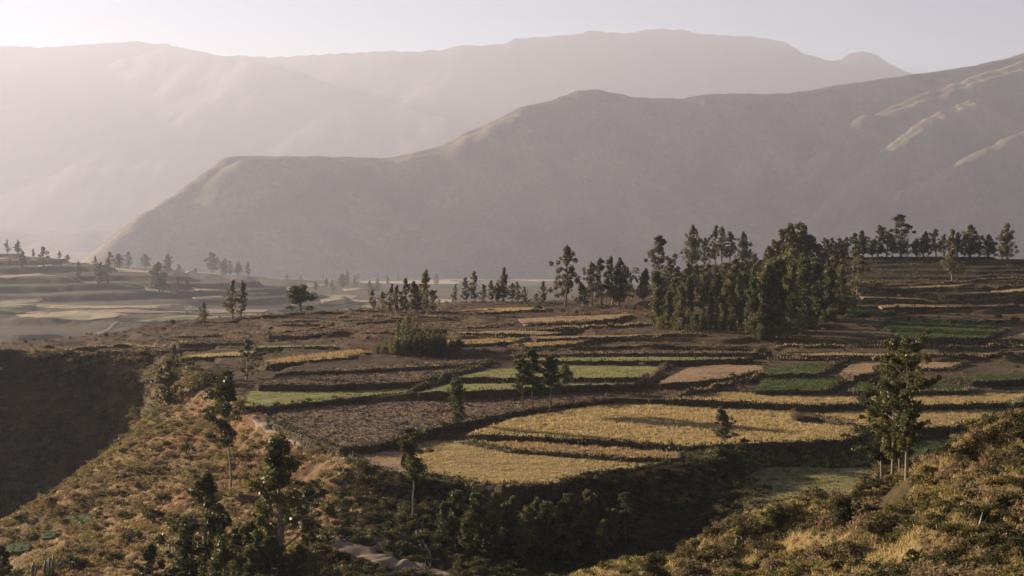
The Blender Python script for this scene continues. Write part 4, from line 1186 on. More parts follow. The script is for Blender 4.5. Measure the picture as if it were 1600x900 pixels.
for f, ch in bank_jobs:
    seg = np.r_[0, np.cumsum(np.hypot(*np.diff(ch, axis=0).T))]
    L = seg[-1]
    if L < 7: continue
    D = ch[:, 1].mean()
    st = 0.55 if D < 350 else 0.9
    s = np.arange(0, L, st)
    x = np.interp(s, seg, ch[:, 0]); y = np.interp(s, seg, ch[:, 1])
    tx, ty = np.gradient(x), np.gradient(y); tl = np.hypot(tx, ty) + 1e-9
    nx, ny = ty / tl, -tx / tl
    flip = np.where(ny > 0, -1, 1); nx, ny = nx * flip, ny * flip
    zt = fz(f, x, y)
    zg = gz(x + nx * 2.2, y + ny * 2.2)
    drop = np.clip(zt - zg, 0.5, 3.2)
    fade = np.minimum(1, np.minimum(s, L - s) / 3.0)
    rows = []
    lip = (0.22 + 0.3 * np.abs(fbm(s / 2.3 + f.plane[0], s * 0 + 3.1, 3)) * 1.5 + 0.25 * (wrng.rand(len(s)) > 0.85)) * fade
    prof = [(-0.7, -0.25, 0), (-0.35, 1.0, 1), (0.1, 1.0, 1), (0.45, 0.3, 1), (0.6, -0.45, 2), (0.95, -0.9, 2), (1.5, -1.25, 2)]
    for k, (off, hz, md) in enumerate(prof):
        j = 0.28 * fbm(s / 1.3 + 11 * k, np.full_like(s, k * 3.7), 3)
        o = off + j
        z = zt + (lip * hz if hz > 0 else (hz * drop if md else hz * 1.0)) + 0.22 * fbm(s / 0.9 + 5 * k, np.full_like(s, 9.0 * k), 2)
        rows.append(np.c_[x + nx * o, y + ny * o, z])
    V = np.stack(rows, 1).reshape(-1, 3); m = len(prof); k = len(s)
    i = (np.arange(k - 1)[:, None] * m + np.arange(m - 1)[None]).ravel()
    Q = np.stack([i, i + 1, i + m + 1, i + m], -1)
    key = NEARBY[f.mat]
    cnt[key] = cnt.get(key, 0) + 1
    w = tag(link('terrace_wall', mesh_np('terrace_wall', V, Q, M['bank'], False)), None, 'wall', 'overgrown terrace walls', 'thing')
    w['_k'] = key; w['_c'] = cnt[key]
    # grass and weeds growing on it
    nb = int(L * (16 if D < 350 else 9))
    q = wrng.randint(0, k, nb); r_ = wrng.rand(nb)
    off = -0.5 + 1.9 * r_ + wrng.normal(0, 0.15, nb)
    zz = np.where(off < 0.4, zt[q] + lip[q], zt[q] - (off - 0.4) * drop[q])
    clump = 0.5 + 1.3 * np.clip(fbm(s[q] / 3.0 + 40, np.full(nb, f.plane[1]), 3) + 0.3, 0, 1)
    Cc = np.c_[x[q] + nx[q] * off, y[q] + ny[q] * off, zz + wrng.uniform(0, 0.55, nb) * clump]
    lv, lf = leaves(Cc, 0.26, wrng, 0.0, 0.42, -0.9)
    me = mesh_np('weeds', lv, lf, M['leaf_dry' if cnt[key] % 3 == 0 else 'leaf_bush'])
    tag(link('weeds', me, w), kind='stuff')
walls = [o for o in C.objects if o.name.startswith('terrace_wall')]
for w in walls:
    k, c = w['_k'], w['_c']
    tot = cnt[k]
    w['label'] = (f'overgrown wall below the {k}' if tot == 1 else f'{ORD[c - 1]} nearest overgrown wall below a {k}'.replace('first nearest', 'nearest'))
    del w['_k']; del w['_c']

# further walls that stand on the open terraces
def wall_line(pix, label, hgt, group):
    w = np.array([hit_full(px, py, 200) for px, py in pix])
    seg = np.r_[0, np.cumsum(np.hypot(*np.diff(w[:, :2], axis=0).T))]; L = seg[-1]
    s = np.arange(0, L, 0.8); x = np.interp(s, seg, w[:, 0]); y = np.interp(s, seg, w[:, 1])
    y = y + 0.5 * fbm(s / 7, s * 0 + pix[0][0], 2); k = len(s)
    tx, ty = np.gradient(x), np.gradient(y); tl = np.hypot(tx, ty) + 1e-9
    nx, ny = ty / tl, -tx / tl; fl = np.where(ny > 0, -1, 1); nx, ny = nx * fl, ny * fl
    hv = hgt * (0.75 + 0.9 * fbm(s / 6 + pix[0][1], s * 0 + 2, 3)) * np.minimum(1, np.minimum(s, L - s) / 4 + 0.2)
    hv = np.maximum(hv, 0.15)
    rows = []
    for j, (off, hz) in enumerate([(-1.3, -0.3), (-0.6, 0.75), (0.0, 1.0), (0.35, 0.75), (0.7, 0.2), (1.2, -0.5)]):
        o = off + 0.25 * fbm(s / 1.3 + 13 * j, s * 0 + j, 2)
        rows.append(np.c_[x + nx * o, y + ny * o, gz(x + nx * o, y + ny * o) * 0.5 + gz(x, y) * 0.5 + hv * hz + 0.2 * fbm(s / 0.9, s * 0 + 5 * j, 2)])
    V = np.stack(rows, 1).reshape(-1, 3); m = 6
    i = (np.arange(k - 1)[:, None] * m + np.arange(m - 1)[None]).ravel()
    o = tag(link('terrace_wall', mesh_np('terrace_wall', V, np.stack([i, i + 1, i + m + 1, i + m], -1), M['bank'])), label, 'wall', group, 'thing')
    nb = int(L * 8); q = wrng.randint(0, k, nb); off = wrng.uniform(-0.9, 1.0, nb)
    Cc = np.c_[x[q] + nx[q] * off, y[q] + ny[q] * off, gz(x[q], y[q]) + hv[q] * (1 - 0.6 * np.abs(off)) + wrng.uniform(-.1, .5, nb)]
    lv, lf = leaves(Cc, 0.28, wrng, 0.0, 0.45, -0.8)
    tag(link('weeds', mesh_np('weeds', lv, lf, M[['leaf_dry', 'leaf_bush', 'straw_tan', 'leaf_olive'][nb % 4]]), o), kind='stuff')  # mostly pale leaf colours, standing in for sunlit wall tops


for where, hgt, lst in [
    ('on the brown left terraces', 0.9, [[(265, 527), (340, 526), (440, 522), (520, 513)], [(235, 534), (330, 536), (420, 534), (480, 528), (560, 520)], [(0, 548), (60, 550), (130, 556), (200, 559), (260, 562)], [(100, 549), (200, 541), (300, 540)],
                                   [(300, 506), (400, 498), (520, 490), (600, 488)], [(440, 503), (560, 497), (700, 490), (780, 486)], [(420, 513), (520, 507), (640, 500), (700, 497)], [(560, 523), (640, 524), (720, 529), (800, 531)]]),
    ('among the brown strips at the centre', 0.9, [[(740, 511), (850, 508), (930, 503)], [(800, 519), (900, 514), (1010, 509), (1070, 507)], [(840, 534), (960, 531), (1060, 526), (1110, 525)], [(790, 549), (900, 547), (1050, 546), (1180, 548)]]),
    ('on the upper right terraces', 1.0, [[(1340, 446), (1420, 447), (1520, 441), (1600, 437)], [(1330, 458), (1440, 456), (1560, 453), (1600, 448)], [(1340, 473), (1440, 475), (1560, 469), (1600, 463)], [(1380, 493), (1480, 485), (1600, 481)], [(1350, 536), (1450, 538), (1600, 537)], [(1210, 546), (1330, 543), (1500, 546), (1600, 542)], [(1200, 563), (1300, 563), (1420, 561), (1600, 560)]]),
        ('on the shaded ravine slope at the left', 0.8, [[(10, 640), (90, 648), (160, 642)], [(0, 690), (80, 700), (150, 690)], [(0, 745), (60, 755), (100, 748)], [(30, 600), (120, 606), (200, 600)]]),
        ('slanting between the middle fields', 1.1, [[(1000, 600), (1022, 587), (1048, 573)], [(1280, 591), (1300, 576), (1325, 565)], [(1290, 615), (1315, 600), (1345, 591), (1400, 584)], [(640, 614), (690, 599), (740, 579), (770, 566)], [(1040, 625), (1100, 613), (1150, 600), (1200, 586)]])]:
    for k, pl in enumerate(sorted(lst, key=lambda p: -np.mean([q[1] for q in p]))):
        wall_line(pl, f'{ORD[k]} nearest overgrown wall {where}'.replace('first nearest', 'nearest'), hgt, 'walls ' + where)

# ------------------------------------------------------------------ tracks and the water channel
def strip(name, pix, width, mat, off=0.12, world_pts=None, n=60):
    w = np.array(world_pts if world_pts is not None else [hit_full(px, py) for px, py in pix])
    seg = np.r_[0, np.cumsum(np.hypot(*np.diff(w[:, :2], axis=0).T))]
    s = np.linspace(0, seg[-1], n)
    x = np.interp(s, seg, w[:, 0]); y = np.interp(s, seg, w[:, 1])
    for _ in range(6):
        x[1:-1] = (x[:-2] + 2 * x[1:-1] + x[2:]) / 4; y[1:-1] = (y[:-2] + 2 * y[1:-1] + y[2:]) / 4
    tx, ty = np.gradient(x), np.gradient(y); tl = np.hypot(tx, ty) + 1e-9
    nx, ny = ty / tl, -tx / tl
    rows = []
    wd = width * (1 + 0.25 * fbm(s / 5, s * 0 + 2, 2))
    zc = np.max([gz(x + nx * wd * t, y + ny * wd * t) for t in (-0.5, 0, 0.5)], 0) * 0.5 + gz(x, y) * 0.5
    for t, dz in ((-0.62, -0.6), (-0.5, 0.0), (-0.2, 0.0), (0.2, 0.0), (0.5, 0.0), (0.62, -0.6)):
        g = gz(x + nx * wd * t, y + ny * wd * t)
        rows.append(np.c_[x + nx * wd * t, y + ny * wd * t, (np.maximum(g, zc * 0.5 + g * 0.5) + off + dz + 0.06 * fbm(s / 1.5, s * 0 + t * 9, 2))])
    V = np.stack(rows, 1).reshape(-1, 3); m = 6
    i = (np.arange(n - 1)[:, None] * m + np.arange(m - 1)[None]).ravel()
    return tag(link(name, mesh_np(name, V, np.stack([i, i + 1, i + m + 1, i + m], -1), M[mat], True)), kind='structure')


strip('dirt_path', [(500, 842), (530, 852), (565, 864), (600, 876), (640, 888), (680, 898), (720, 910)], 3.2, 'dirt')
strip('dirt_path', [(478, 772), (474, 790), (472, 808), (484, 828), (500, 842)], 1.8, 'dirt', 0.05)
strip('dirt_path', [(398, 652), (416, 668), (440, 680), (470, 690), (490, 702)], 1.3, 'dirt', 0.05)
strip('dirt_path', [(150, 524), (165, 512), (185, 502)], 5.0, 'dirt', 0.5, [hit(150, 524, 900), hit(165, 512, 900), hit(186, 502, 900)])


def channel(pix):
    w = np.array([hit_full(px, py) for px, py in pix]); n = 50
    seg = np.r_[0, np.cumsum(np.hypot(*np.diff(w[:, :2], axis=0).T))]
    s = np.linspace(0, seg[-1], n); x = np.interp(s, seg, w[:, 0]); y = np.interp(s, seg, w[:, 1])
    for _ in range(8):
        x[1:-1] = (x[:-2] + 2 * x[1:-1] + x[2:]) / 4; y[1:-1] = (y[:-2] + 2 * y[1:-1] + y[2:]) / 4
    tx, ty = np.gradient(x), np.gradient(y); tl = np.hypot(tx, ty) + 1e-9
    nx, ny = ty / tl, -tx / tl
    z = gz(x, y)
    for _ in range(4): z[1:-1] = (z[:-2] + 2 * z[1:-1] + z[2:]) / 4
    rows = [np.c_[x + nx * a, y + ny * a, z + b] for a, b in ((-.42, -.6), (-.42, .3), (-.32, .3), (-.26, .02), (.26, .02), (.32, .3), (.42, .3), (.42, -.6))]
    V = np.stack(rows, 1).reshape(-1, 3); m = 8
    i = (np.arange(n - 1)[:, None] * m + np.arange(m - 1)[None]).ravel()
    o = link('water_channel', mesh_np('water_channel', V, np.stack([i, i + 1, i + m + 1, i + m], -1), M['concrete']))
    return tag(o, 'pale narrow curved concrete channel running down the shaded bluff', 'channel')


channel([(668, 808), (657, 816), (653, 830), (656, 845), (662, 858), (669, 868), (669, 880), (668, 892)])

# fence posts along the lower track
for k, (px, py, hp) in enumerate([(521, 872, 12), (550, 880, 11), (594, 890, 13), (632, 898, 11)]):
    w = hit_full(px, py); h = hp * w[1] / F_PX
    tv, tf = tubes([(np.array([[0, 0, -0.3], [0.02, 0, h * 0.5], [0.05, 0.02, h]]), np.array([0.07, 0.065, 0.06]))], 7)
    tf = np.vstack([tf, [[14, 15, 16, 17], [17, 18, 19, 20], [14, 17, 20, 14]][:2]])
    o = link('fence_post', mesh_np('fence_post', tv, tf, M['bark_pale']), None, (w[0], w[1], w[2]))
    tag(o, f'{ORD[k]} thin wooden post from the left beside the lower dirt track', 'post', 'posts beside the dirt track')

# ------------------------------------------------------------------ cattle on the dark green pasture
def cow_mesh(col_mat):
    me = bpy.data.meshes.new('cow')
    v = [(0, 0, 1.15), (-0.75, 0, 1.2), (0.7, 0, 1.2), (1.05, 0, 1.3), (1.35, 0, 1.15), (1.6, 0, 0.95), (-1.0, 0, 1.15), (-1.12, 0, 0.6)]
    e = [(0, 1), (0, 2), (2, 3), (3, 4), (4, 5), (1, 6), (6, 7)]
    r = [0.42, 0.36, 0.38, 0.24, 0.19, 0.12, 0.07, 0.04]
    for bx, sx in ((-0.72, 1), (0.68, 2)):
        for sy in (-0.2, 0.2):
            i = len(v)
            v += [(bx, sy, 0.75), (bx + (-0.07 if sx == 1 else 0.02), sy, 0.42), (bx, sy, 0.0)]
            e += [(sx, i), (i, i + 1), (i + 1, i + 2)]
            r += [0.16, 0.085, 0.07]
    for sy in (-0.2, 0.2):
        i = len(v); v.append((1.25, sy, 1.32)); e.append((4, i)); r.append(0.05)
    me.from_pydata(v, e, [])
    o = bpy.data.objects.new('cow', me); C.objects.link(o)
    md = o.modifiers.new('s', 'SKIN')
    for k in range(len(v)):
        me.skin_vertices[0].data[k].radius = (r[k], r[k])
    me.skin_vertices[0].data[0].use_root = True
    o.modifiers.new('u', 'SUBSURF').levels = 1
    dg = bpy.context.evaluated_depsgraph_get()
    out = bpy.data.meshes.new_from_object(o.evaluated_get(dg))
    bpy.data.objects.remove(o); bpy.data.meshes.remove(me)
    out.name = 'cow'
    out.materials.clear(); out.materials.append(col_mat)
    return out


def hide_mat(name, c1, c2):
    m, nt, b = nodes_mat(name)
    tc = nt.nodes.new('ShaderNodeTexCoord')
    f = noise(nt, tc.outputs['Object'], 1.6, 2)
    nt.links.new(ramp(nt, f, [(0.48, c1), (0.52, c2)]), b.inputs['Base Color'])
    return m


cowd = cow_mesh(hide_mat('dark_hide', (0.02, 0.016, 0.013), (0.035, 0.026, 0.02)))
cowb = cow_mesh(hide_mat('pied_hide', (0.05, 0.032, 0.022), (0.5, 0.45, 0.38)))
for k, (px, py, me, rz, lab) in enumerate([
    (1420, 504, cowd, 1.2, 'dark cow grazing at the left end of the dark green pasture'),
    (1444, 505, cowd, 1.5, 'dark cow second from the left on the dark green pasture'),
    (1490, 510, cowd, 0.3, 'dark cow standing side-on in the middle of the pasture'),
    (1517, 507, cowb, 2.9, 'pied cow left of the pair on the upper pasture edge'),
    (1531, 507, cowb, 0.2, 'pied cow right of the pair on the upper pasture edge'),
        (1562, 508, cowd, 0.1, 'dark cow at the far right end of the pasture')]):
    w = hit_full(px, py)
    o = link('cow', me, None, (w[0], w[1], surface_z(w[0], w[1]) - 0.02)); o.rotation_euler = (0, 0, rz)
    tag(o, lab, 'cow', 'cattle on the dark green pasture')

# ------------------------------------------------------------------ pampas plumes, agaves, cactus, dead branch
def plume_mesh(seed):
    r = np.random.RandomState(seed)
    t = np.linspace(0, 1, 6)
    P = np.c_[0.15 * t ** 2, 0 * t, 1.9 * t]
    tv, tf = tubes([(P, 0.02 * (1.2 - t))], 5)
    c = np.vstack([blob((0.15 * s * s, 0, 1.9 * s), 0.12, 34, r, 1.5) for s in np.linspace(0.55, 1.05, 7)])
    lv, lf = leaves(c, 0.12, r, 0.0, 0.25, -1.0)
    bl = []
    return mesh_np('stalk', tv, tf, M['straw']), mesh_np('plume', lv, lf, M['plume'])


pm = [plume_mesh(k) for k in range(3)]
def plume(px, py, hp, lab, grp, k):
    w = hit_full(px, py); e = bpy.data.objects.new('pampas_grass', None); C.objects.link(e)
    e.location = w; s = hp * w[1] / F_PX / 2.0; e.scale = (s * 1.3, s * 1.3, s); e.rotation_euler = (0, 0, prng.uniform(0, 6.28))
    tag(e, lab, 'plant', grp)
    for nm, me in zip(('stalk', 'plume'), pm[k % 3]):
        o = bpy.data.objects.new(nm, me); C.objects.link(o); o.parent = e
for k, (px, py, hp) in enumerate([(1149, 861, 15), (1159, 856, 9), (1164, 855, 8), (1168, 855, 9), (1171, 854, 12)]):
    plume(px, py, hp, f'{ORD[k]} white plume from the left above the bottom right mound', 'white plumes above the mound', k)
for k, (px, py, hp) in enumerate([(258, 868, 12), (263, 867, 14), (268, 868, 12), (273, 868, 11)]):
    plume(px, py, hp, f'{ORD[k]} white plume from the left among the lower left bushes', 'white plumes at the lower left', k)


def rosette(seed, n=22, L=0.9):
    r = np.random.RandomState(seed); Vs, Fs, o = [], [], 0
    for k in range(n):
        az = k * 2.4 + r.normal(0, .15); el = r.uniform(0.25, 1.35); l = L * r.uniform(0.75, 1.1); w = 0.07
        d = np.array([math.cos(az) * math.cos(el), math.sin(az) * math.cos(el), math.sin(el)]); sd_ = np.array([-math.sin(az), math.cos(az), 0])
        up = np.cross(sd_, d)
        pts = []
        for t, ww in ((0, .7), (0.35, 1), (0.7, .7), (1.0, 0.05)):
            c = d * l * t - up * 0.08 * l * t * t
            pts += [c - sd_ * w * ww, c + up * w * 0.3 * ww * -1, c + sd_ * w * ww]
        Vs += pts
        for q in range(3):
            a = o + q * 3
            Fs += [(a, a + 1, a + 4, a + 3), (a + 1, a + 2, a + 5, a + 4)]
        o += 12
    return mesh_np('agave', np.array(Vs), np.array(Fs), M['agave'], True)


ros = [rosette(k) for k in range(3)]
for k, (px, py, hp) in enumerate([(1521, 676, 16), (1540, 662, 20), (1580, 640, 18), (1600, 632, 15), (1490, 696, 14), (1475, 712, 18), (1556, 740, 12), (1520, 762, 12), (1534, 756, 11), (1563, 735, 10), (1545, 800, 16), (1538, 806, 14), (1555, 798, 12), (1450, 716, 15)]):
    w = hit_full(px, py); s = hp * w[1] / F_PX / 0.85
    o = link('agave', ros[k % 3], None, w); o.scale = (s, s, s); o.rotation_euler = (0, 0, k * 1.1)
    tag(o, None, 'plant', 'spiky agaves on the right hillside')
ag = sorted([o for o in C.objects if o.name.startswith('agave')], key=lambda o: o.location.x / o.location.y)
for k, o in enumerate(ag):
    o['label'] = f'{ORD[k]} spiky agave rosette from the left on the right hillside'

# candelabra cactus at the lower left
for k, (px, py, hp) in enumerate([(72, 905, 32), (81, 903, 36), (53, 906, 26)]):
    w = hit_full(px, py); h = hp * w[1] / F_PX
    ps = []
    for q in range(3 if k else 4):
        a = q * 2.1 + k; x0 = 0.3 * math.cos(a); y0 = 0.3 * math.sin(a); hh = h * (1 - 0.14 * q)
        ps.append((np.array([[0, 0, -0.2], [x0, y0, 0.3], [x0 * 1.2, y0 * 1.2, hh * 0.6], [x0 * 1.2, y0 * 1.2, hh], [x0 * 1.2, y0 * 1.2, hh + 0.04]]), np.array([0.14, 0.16, 0.17, 0.14, 0.02])))
    tv, tf = tubes(ps, 8)
    o = link('cactus', mesh_np('cactus', tv, tf, M['agave'], True), None, w)
    tag(o, f'{ORD[sorted([72, 81, 53]).index(px)]} upright green cactus from the left at the bottom left', 'cactus', 'columnar cacti at the bottom left')

# dead branch on the right hillside
w = hit_full(1305, 852)
w = hit_full(1508, 850)
ps = [(np.array([[0, 0, -0.1], [0.5, 0.1, 0.5], [0.95, 0.1, 1.2], [1.2, 0.2, 2.0]]), np.array([0.1, 0.085, 0.06, 0.02])), (np.array([[0.5, 0.1, 0.5], [0.35, 0.2, 1.0], [0.4, 0.2, 1.4]]), np.array([0.05, 0.035, 0.01])),
      (np.array([[0, 0, 0.0], [-0.6, 0, 0.15], [-1.1, 0.1, 0.3]]), np.array([0.07, 0.05, 0.015])), (np.array([[0.95, 0.1, 1.2], [1.3, 0.0, 1.45], [1.5, 0, 1.8]]), np.array([0.045, 0.03, 0.01]))]
tv, tf = tubes(ps, 6)
tag(link('dead_branch', mesh_np('dead_branch', tv, tf, M['dead_wood'], True), None, w), 'bleached bare dead branch lying on the right hillside', 'branch')

# ------------------------------------------------------------------ scattered ground cover (uncountable): geometry nodes instances
def scatter(name, meshes, P, scale, rng):
    """one object whose points carry a variant, a turn and a size"""
    n = len(P)
    me = bpy.data.meshes.new(name); me.vertices.add(n); me.vertices.foreach_set('co', P.astype(np.float32).ravel())
    a = me.attributes.new('vr', 'INT', 'POINT'); a.data.foreach_set('value', rng.randint(0, len(meshes), n).astype(np.int32))
    a = me.attributes.new('rot', 'FLOAT_VECTOR', 'POINT'); a.data.foreach_set('vector', np.c_[rng.normal(0, .1, n), rng.normal(0, .1, n), rng.uniform(0, 6.28, n)].astype(np.float32).ravel())
    a = me.attributes.new('scl', 'FLOAT_VECTOR', 'POINT'); a.data.foreach_set('vector', scale.astype(np.float32).ravel())
    o = link(name, me)
    ng = bpy.data.node_groups.new(name, 'GeometryNodeTree')
    ng.interface.new_socket('Geometry', in_out='INPUT', socket_type='NodeSocketGeometry')
    ng.interface.new_socket('Geometry', in_out='OUTPUT', socket_type='NodeSocketGeometry')
    gi = ng.nodes.new('NodeGroupInput'); go = ng.nodes.new('NodeGroupOutput'); jn = ng.nodes.new('GeometryNodeJoinGeometry')
    def attr(nm, ty):
        q = ng.nodes.new('GeometryNodeInputNamedAttribute'); q.data_type = ty; q.inputs['Name'].default_value = nm
        return q.outputs['Attribute']
    vr, ro, sc = attr('vr', 'INT'), attr('rot', 'FLOAT_VECTOR'), attr('scl', 'FLOAT_VECTOR')
    e2r = ng.nodes.new('FunctionNodeEulerToRotation'); ng.links.new(ro, e2r.inputs[0])
    for k, ms in enumerate(meshes):
        src = bpy.data.objects.new(name + '_source', ms)
        oi = ng.nodes.new('GeometryNodeObjectInfo'); oi.inputs['Object'].default_value = src; oi.inputs['As Instance'].default_value = True
        cp = ng.nodes.new('FunctionNodeCompare'); cp.data_type = 'INT'; cp.operation = 'EQUAL'
        ng.links.new(vr, cp.inputs[2]); cp.inputs[3].default_value = k
        ip = ng.nodes.new('GeometryNodeInstanceOnPoints')
        ng.links.new(gi.outputs[0], ip.inputs['Points']); ng.links.new(cp.outputs[0], ip.inputs['Selection'])
        ng.links.new(oi.outputs['Geometry'], ip.inputs['Instance'])
        ng.links.new(e2r.outputs[0], ip.inputs['Rotation']); ng.links.new(sc, ip.inputs['Scale'])
        ng.links.new(ip.outputs[0], jn.inputs[0])
    ng.links.new(jn.outputs[0], go.inputs[0])
    md = o.modifiers.new('scatter', 'NODES'); md.node_group = ng
    return tag(o, kind='stuff')


def tuft(seed, mat, n=14, h=0.6, sp=0.35, wd=0.035):
    r = np.random.RandomState(seed); Vs, Fs = [], []
    for k in range(n):
        b = np.r_[r.normal(0, sp * 0.5, 2), -0.05]; az = r.uniform(0, 6.28)
        d = np.array([math.cos(az), math.sin(az), 0]) * h * r.uniform(0.1, 0.5); hh = h * r.uniform(0.6, 1.2)
        sd_ = np.array([-math.sin(az + 1), math.cos(az + 1), 0]) * wd
        i = len(Vs)
        Vs += [b - sd_, b + sd_, b + d * 0.4 + [0, 0, hh * 0.6] + sd_ * 0.8, b + d * 0.4 + [0, 0, hh * 0.6] - sd_ * 0.8, b + d + [0, 0, hh] + sd_ * 0.2, b + d + [0, 0, hh] - sd_ * 0.2]
        Fs += [(i, i + 1, i + 2, i + 3), (i + 3, i + 2, i + 4, i + 5)]
    return mesh_np('tuft', np.array(Vs), np.array(Fs), M[mat])


def scrub(seed, mat, n=230, flat=0.75):
    r = np.random.RandomState(seed); cl = []
    for q in range(7):
        a = r.uniform(0, 6.28); d = 0.33 * math.sqrt(r.rand())
        cl.append(blob((d * math.cos(a), d * math.sin(a), r.uniform(0.12, 0.42)), r.uniform(0.17, 0.28), n // 7, r, flat))
    V, Fq_ = leaves(np.vstack(cl), 0.056, r, 0.25, 0.5, -0.2)
    return mesh_np('scrub', V, Fq_, M[mat])


srng = np.random.RandomState(2024)
def cand(n, dlo, dhi, alo=-19.5, ahi=19.5):
    r = np.sqrt(srng.uniform(dlo ** 2, dhi ** 2, n)); a = np.radians(srng.uniform(alo, ahi, n))
    return r * np.sin(a), r * np.cos(a)


PATHS = [np.array([hit_full(px, py)[:2] for px, py in pp]) for pp in ([(500, 842), (565, 864), (600, 876), (640, 888), (680, 898)], [(484, 738), (474, 790), (484, 828), (500, 842)], [(398, 652), (440, 680), (490, 702)])]
def off_paths(x, y, d=2.0):
    k = np.ones(len(x), bool)
    for p in PATHS: k &= np.abs(seg_dist(x, y, p)) > d
    return k
def infield(x, y, fs):
    k = np.zeros(len(x), bool)
    for f in fs: k |= in_poly(x, y, f.poly)
    return k


PLOT = [hit_full(px, py)[:2] for px, py in [(1368, 800), (1372, 772), (1398, 756), (1432, 752), (1428, 778), (1405, 800), (1380, 815)]]
def bare(x, y):
    k = in_poly(x, y, PLOT)
    for q in BARE: k |= in_poly(x, y, q)
    return k
near_fields = [f for f in fields if not f.far]
# slopes and the hillside: low scrub
x, y = cand(75000, 78, 520)
_, sd_, d_, isF_ = ground_parts(x, y)
sl = ((sd_ < 1.0) | isF_) & off_paths(x, y) & ~infield(x, y, near_fields)
dens = np.clip(0.5 + 0.95 * fbm(x / 16 + 4, y / 16, 3), 0.04, 1)
sl &= srng.rand(len(x)) < dens
br_ = -seg_dist(x, y, BROW) + 16 * sstep(365, 405, y)
dark = sl & (br_ > 0) & (x < -20) & (y > 250) & (sd_ < 0)
low_ = sl & ~dark & (x > -28) & (y > 205) & ~isF_
hill = sl & isF_
lit = sl & ~dark & ~low_ & ~hill
def sizes(n, a, b, p=2.2):
    s = a + (b - a) * srng.rand(n) ** p
    return np.c_[s * srng.uniform(0.9, 1.4, n), s * srng.uniform(0.9, 1.4, n), s * srng.uniform(0.7, 1.1, n)]
def put(name, mats, mask, x, y, a, b, seed, keep=1.0, kind=scrub, p=2.2, sink=0.06):
    m = mask & (srng.rand(len(x)) < keep)
    P = np.c_[x[m], y[m], gz(x[m], y[m]) - sink]
    if not len(P): return
    return scatter(name, [kind(seed + k, mt) for k, mt in enumerate(mats)], P, sizes(len(P), a, b, p), srng)
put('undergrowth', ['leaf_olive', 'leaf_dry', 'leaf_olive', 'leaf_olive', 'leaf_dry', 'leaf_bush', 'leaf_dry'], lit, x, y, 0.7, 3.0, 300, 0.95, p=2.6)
put('undergrowth', ['leaf_bush', 'leaf_green', 'leaf_olive', 'leaf_dry'], dark, x, y, 1.0, 4.2, 320)  # darker scrub adds to the shade painted on the ravine slope
pitm = (sd_ < 0.5) & ~isF_ & (x > -28) & (x < 42) & (y > 205) & off_paths(x, y)
put('undergrowth', ['leaf_bush', 'leaf_bush', 'leaf_bush'], pitm, x, y, 0.8, 2.6, 340, 0.8)  # darkest leaf colour only, deepening the painted shade of the hollow
put('undergrowth', ['leaf_bush', 'leaf_green', 'leaf_olive'], low_ & ~pitm, x, y, 0.6, 2.2, 345, 0.5)
put('undergrowth', ['leaf_olive', 'leaf_bush', 'leaf_bush', 'leaf_dry', 'leaf_olive'], hill & ~bare(x, y), x, y, 0.6, 2.4, 360, 1.0, p=1.8)
xh, yh = cand(26000, 78, 215, -2, 19.5)
_, s5, _, F5 = ground_parts(xh, yh)
put('hill_grass', ['straw_tan', 'straw_tan', 'grass_dark', 'straw'], F5 & ~in_poly(xh, yh, PLOT), xh, yh, 0.28, 0.6, 460, 1.0, lambda s, m: tuft(s, m, 22, 0.7, 0.8, 0.05), 1.0)
for n_, a_, b_, l_, h_ in ((9000, 60, 200, 20.5, 36), (5000, 80, 330, -34, -19.5)):
    xh, yh = cand(n_, a_, b_, l_, h_)
    _, s5, _, F5 = ground_parts(xh, yh)
    put('undergrowth', ['leaf_olive', 'leaf_bush', 'leaf_dry', 'leaf_olive'], (F5 | (s5 < 0)) & (srng.rand(len(xh)) < np.clip(0.5 + fbm(xh / 11, yh / 11 + 7, 3), 0.05, 1)), xh, yh, 0.6, 2.0, 475, 1.0, p=1.6)
    put('hill_grass', ['straw_tan', 'straw', 'grass_dark'], F5 | (s5 < 0), xh, yh, 0.28, 0.6, 462, 1.0, lambda s, m: tuft(s, m, 22, 0.7, 0.8, 0.05), 1.0)
xh, yh = cand(7000, 78, 200, 6, 19.5)
_, s5, _, F5 = ground_parts(xh, yh)
put('undergrowth', ['leaf_bush', 'leaf_olive', 'leaf_bush', 'leaf_dry'], F5 & ~bare(xh, yh) & (srng.rand(len(xh)) < np.clip(0.4 + 1.1 * fbm(xh / 11, yh / 11 + 7, 3), 0.05, 1)), xh, yh, 0.8, 2.4, 470, 1.0, p=1.2)
Pb = []
while len(Pb) < 260:
    qx, qy = srng.uniform(930, 1160), srng.uniform(715, 805)
    if in_poly(np.array([qx]), np.array([qy]), [(930, 752), (1000, 742), (1075, 726), (1120, 712), (1165, 745), (1150, 800), (960, 800)])[0]:
        Pb.append(hit_full(qx, qy, 200))
Pb = np.array(Pb)
scatter('undergrowth', [scrub(480, 'leaf_bush'), scrub(481, 'leaf_green')], Pb - [0, 0, 0.1], sizes(len(Pb), 0.9, 2.6, 1.5), srng)
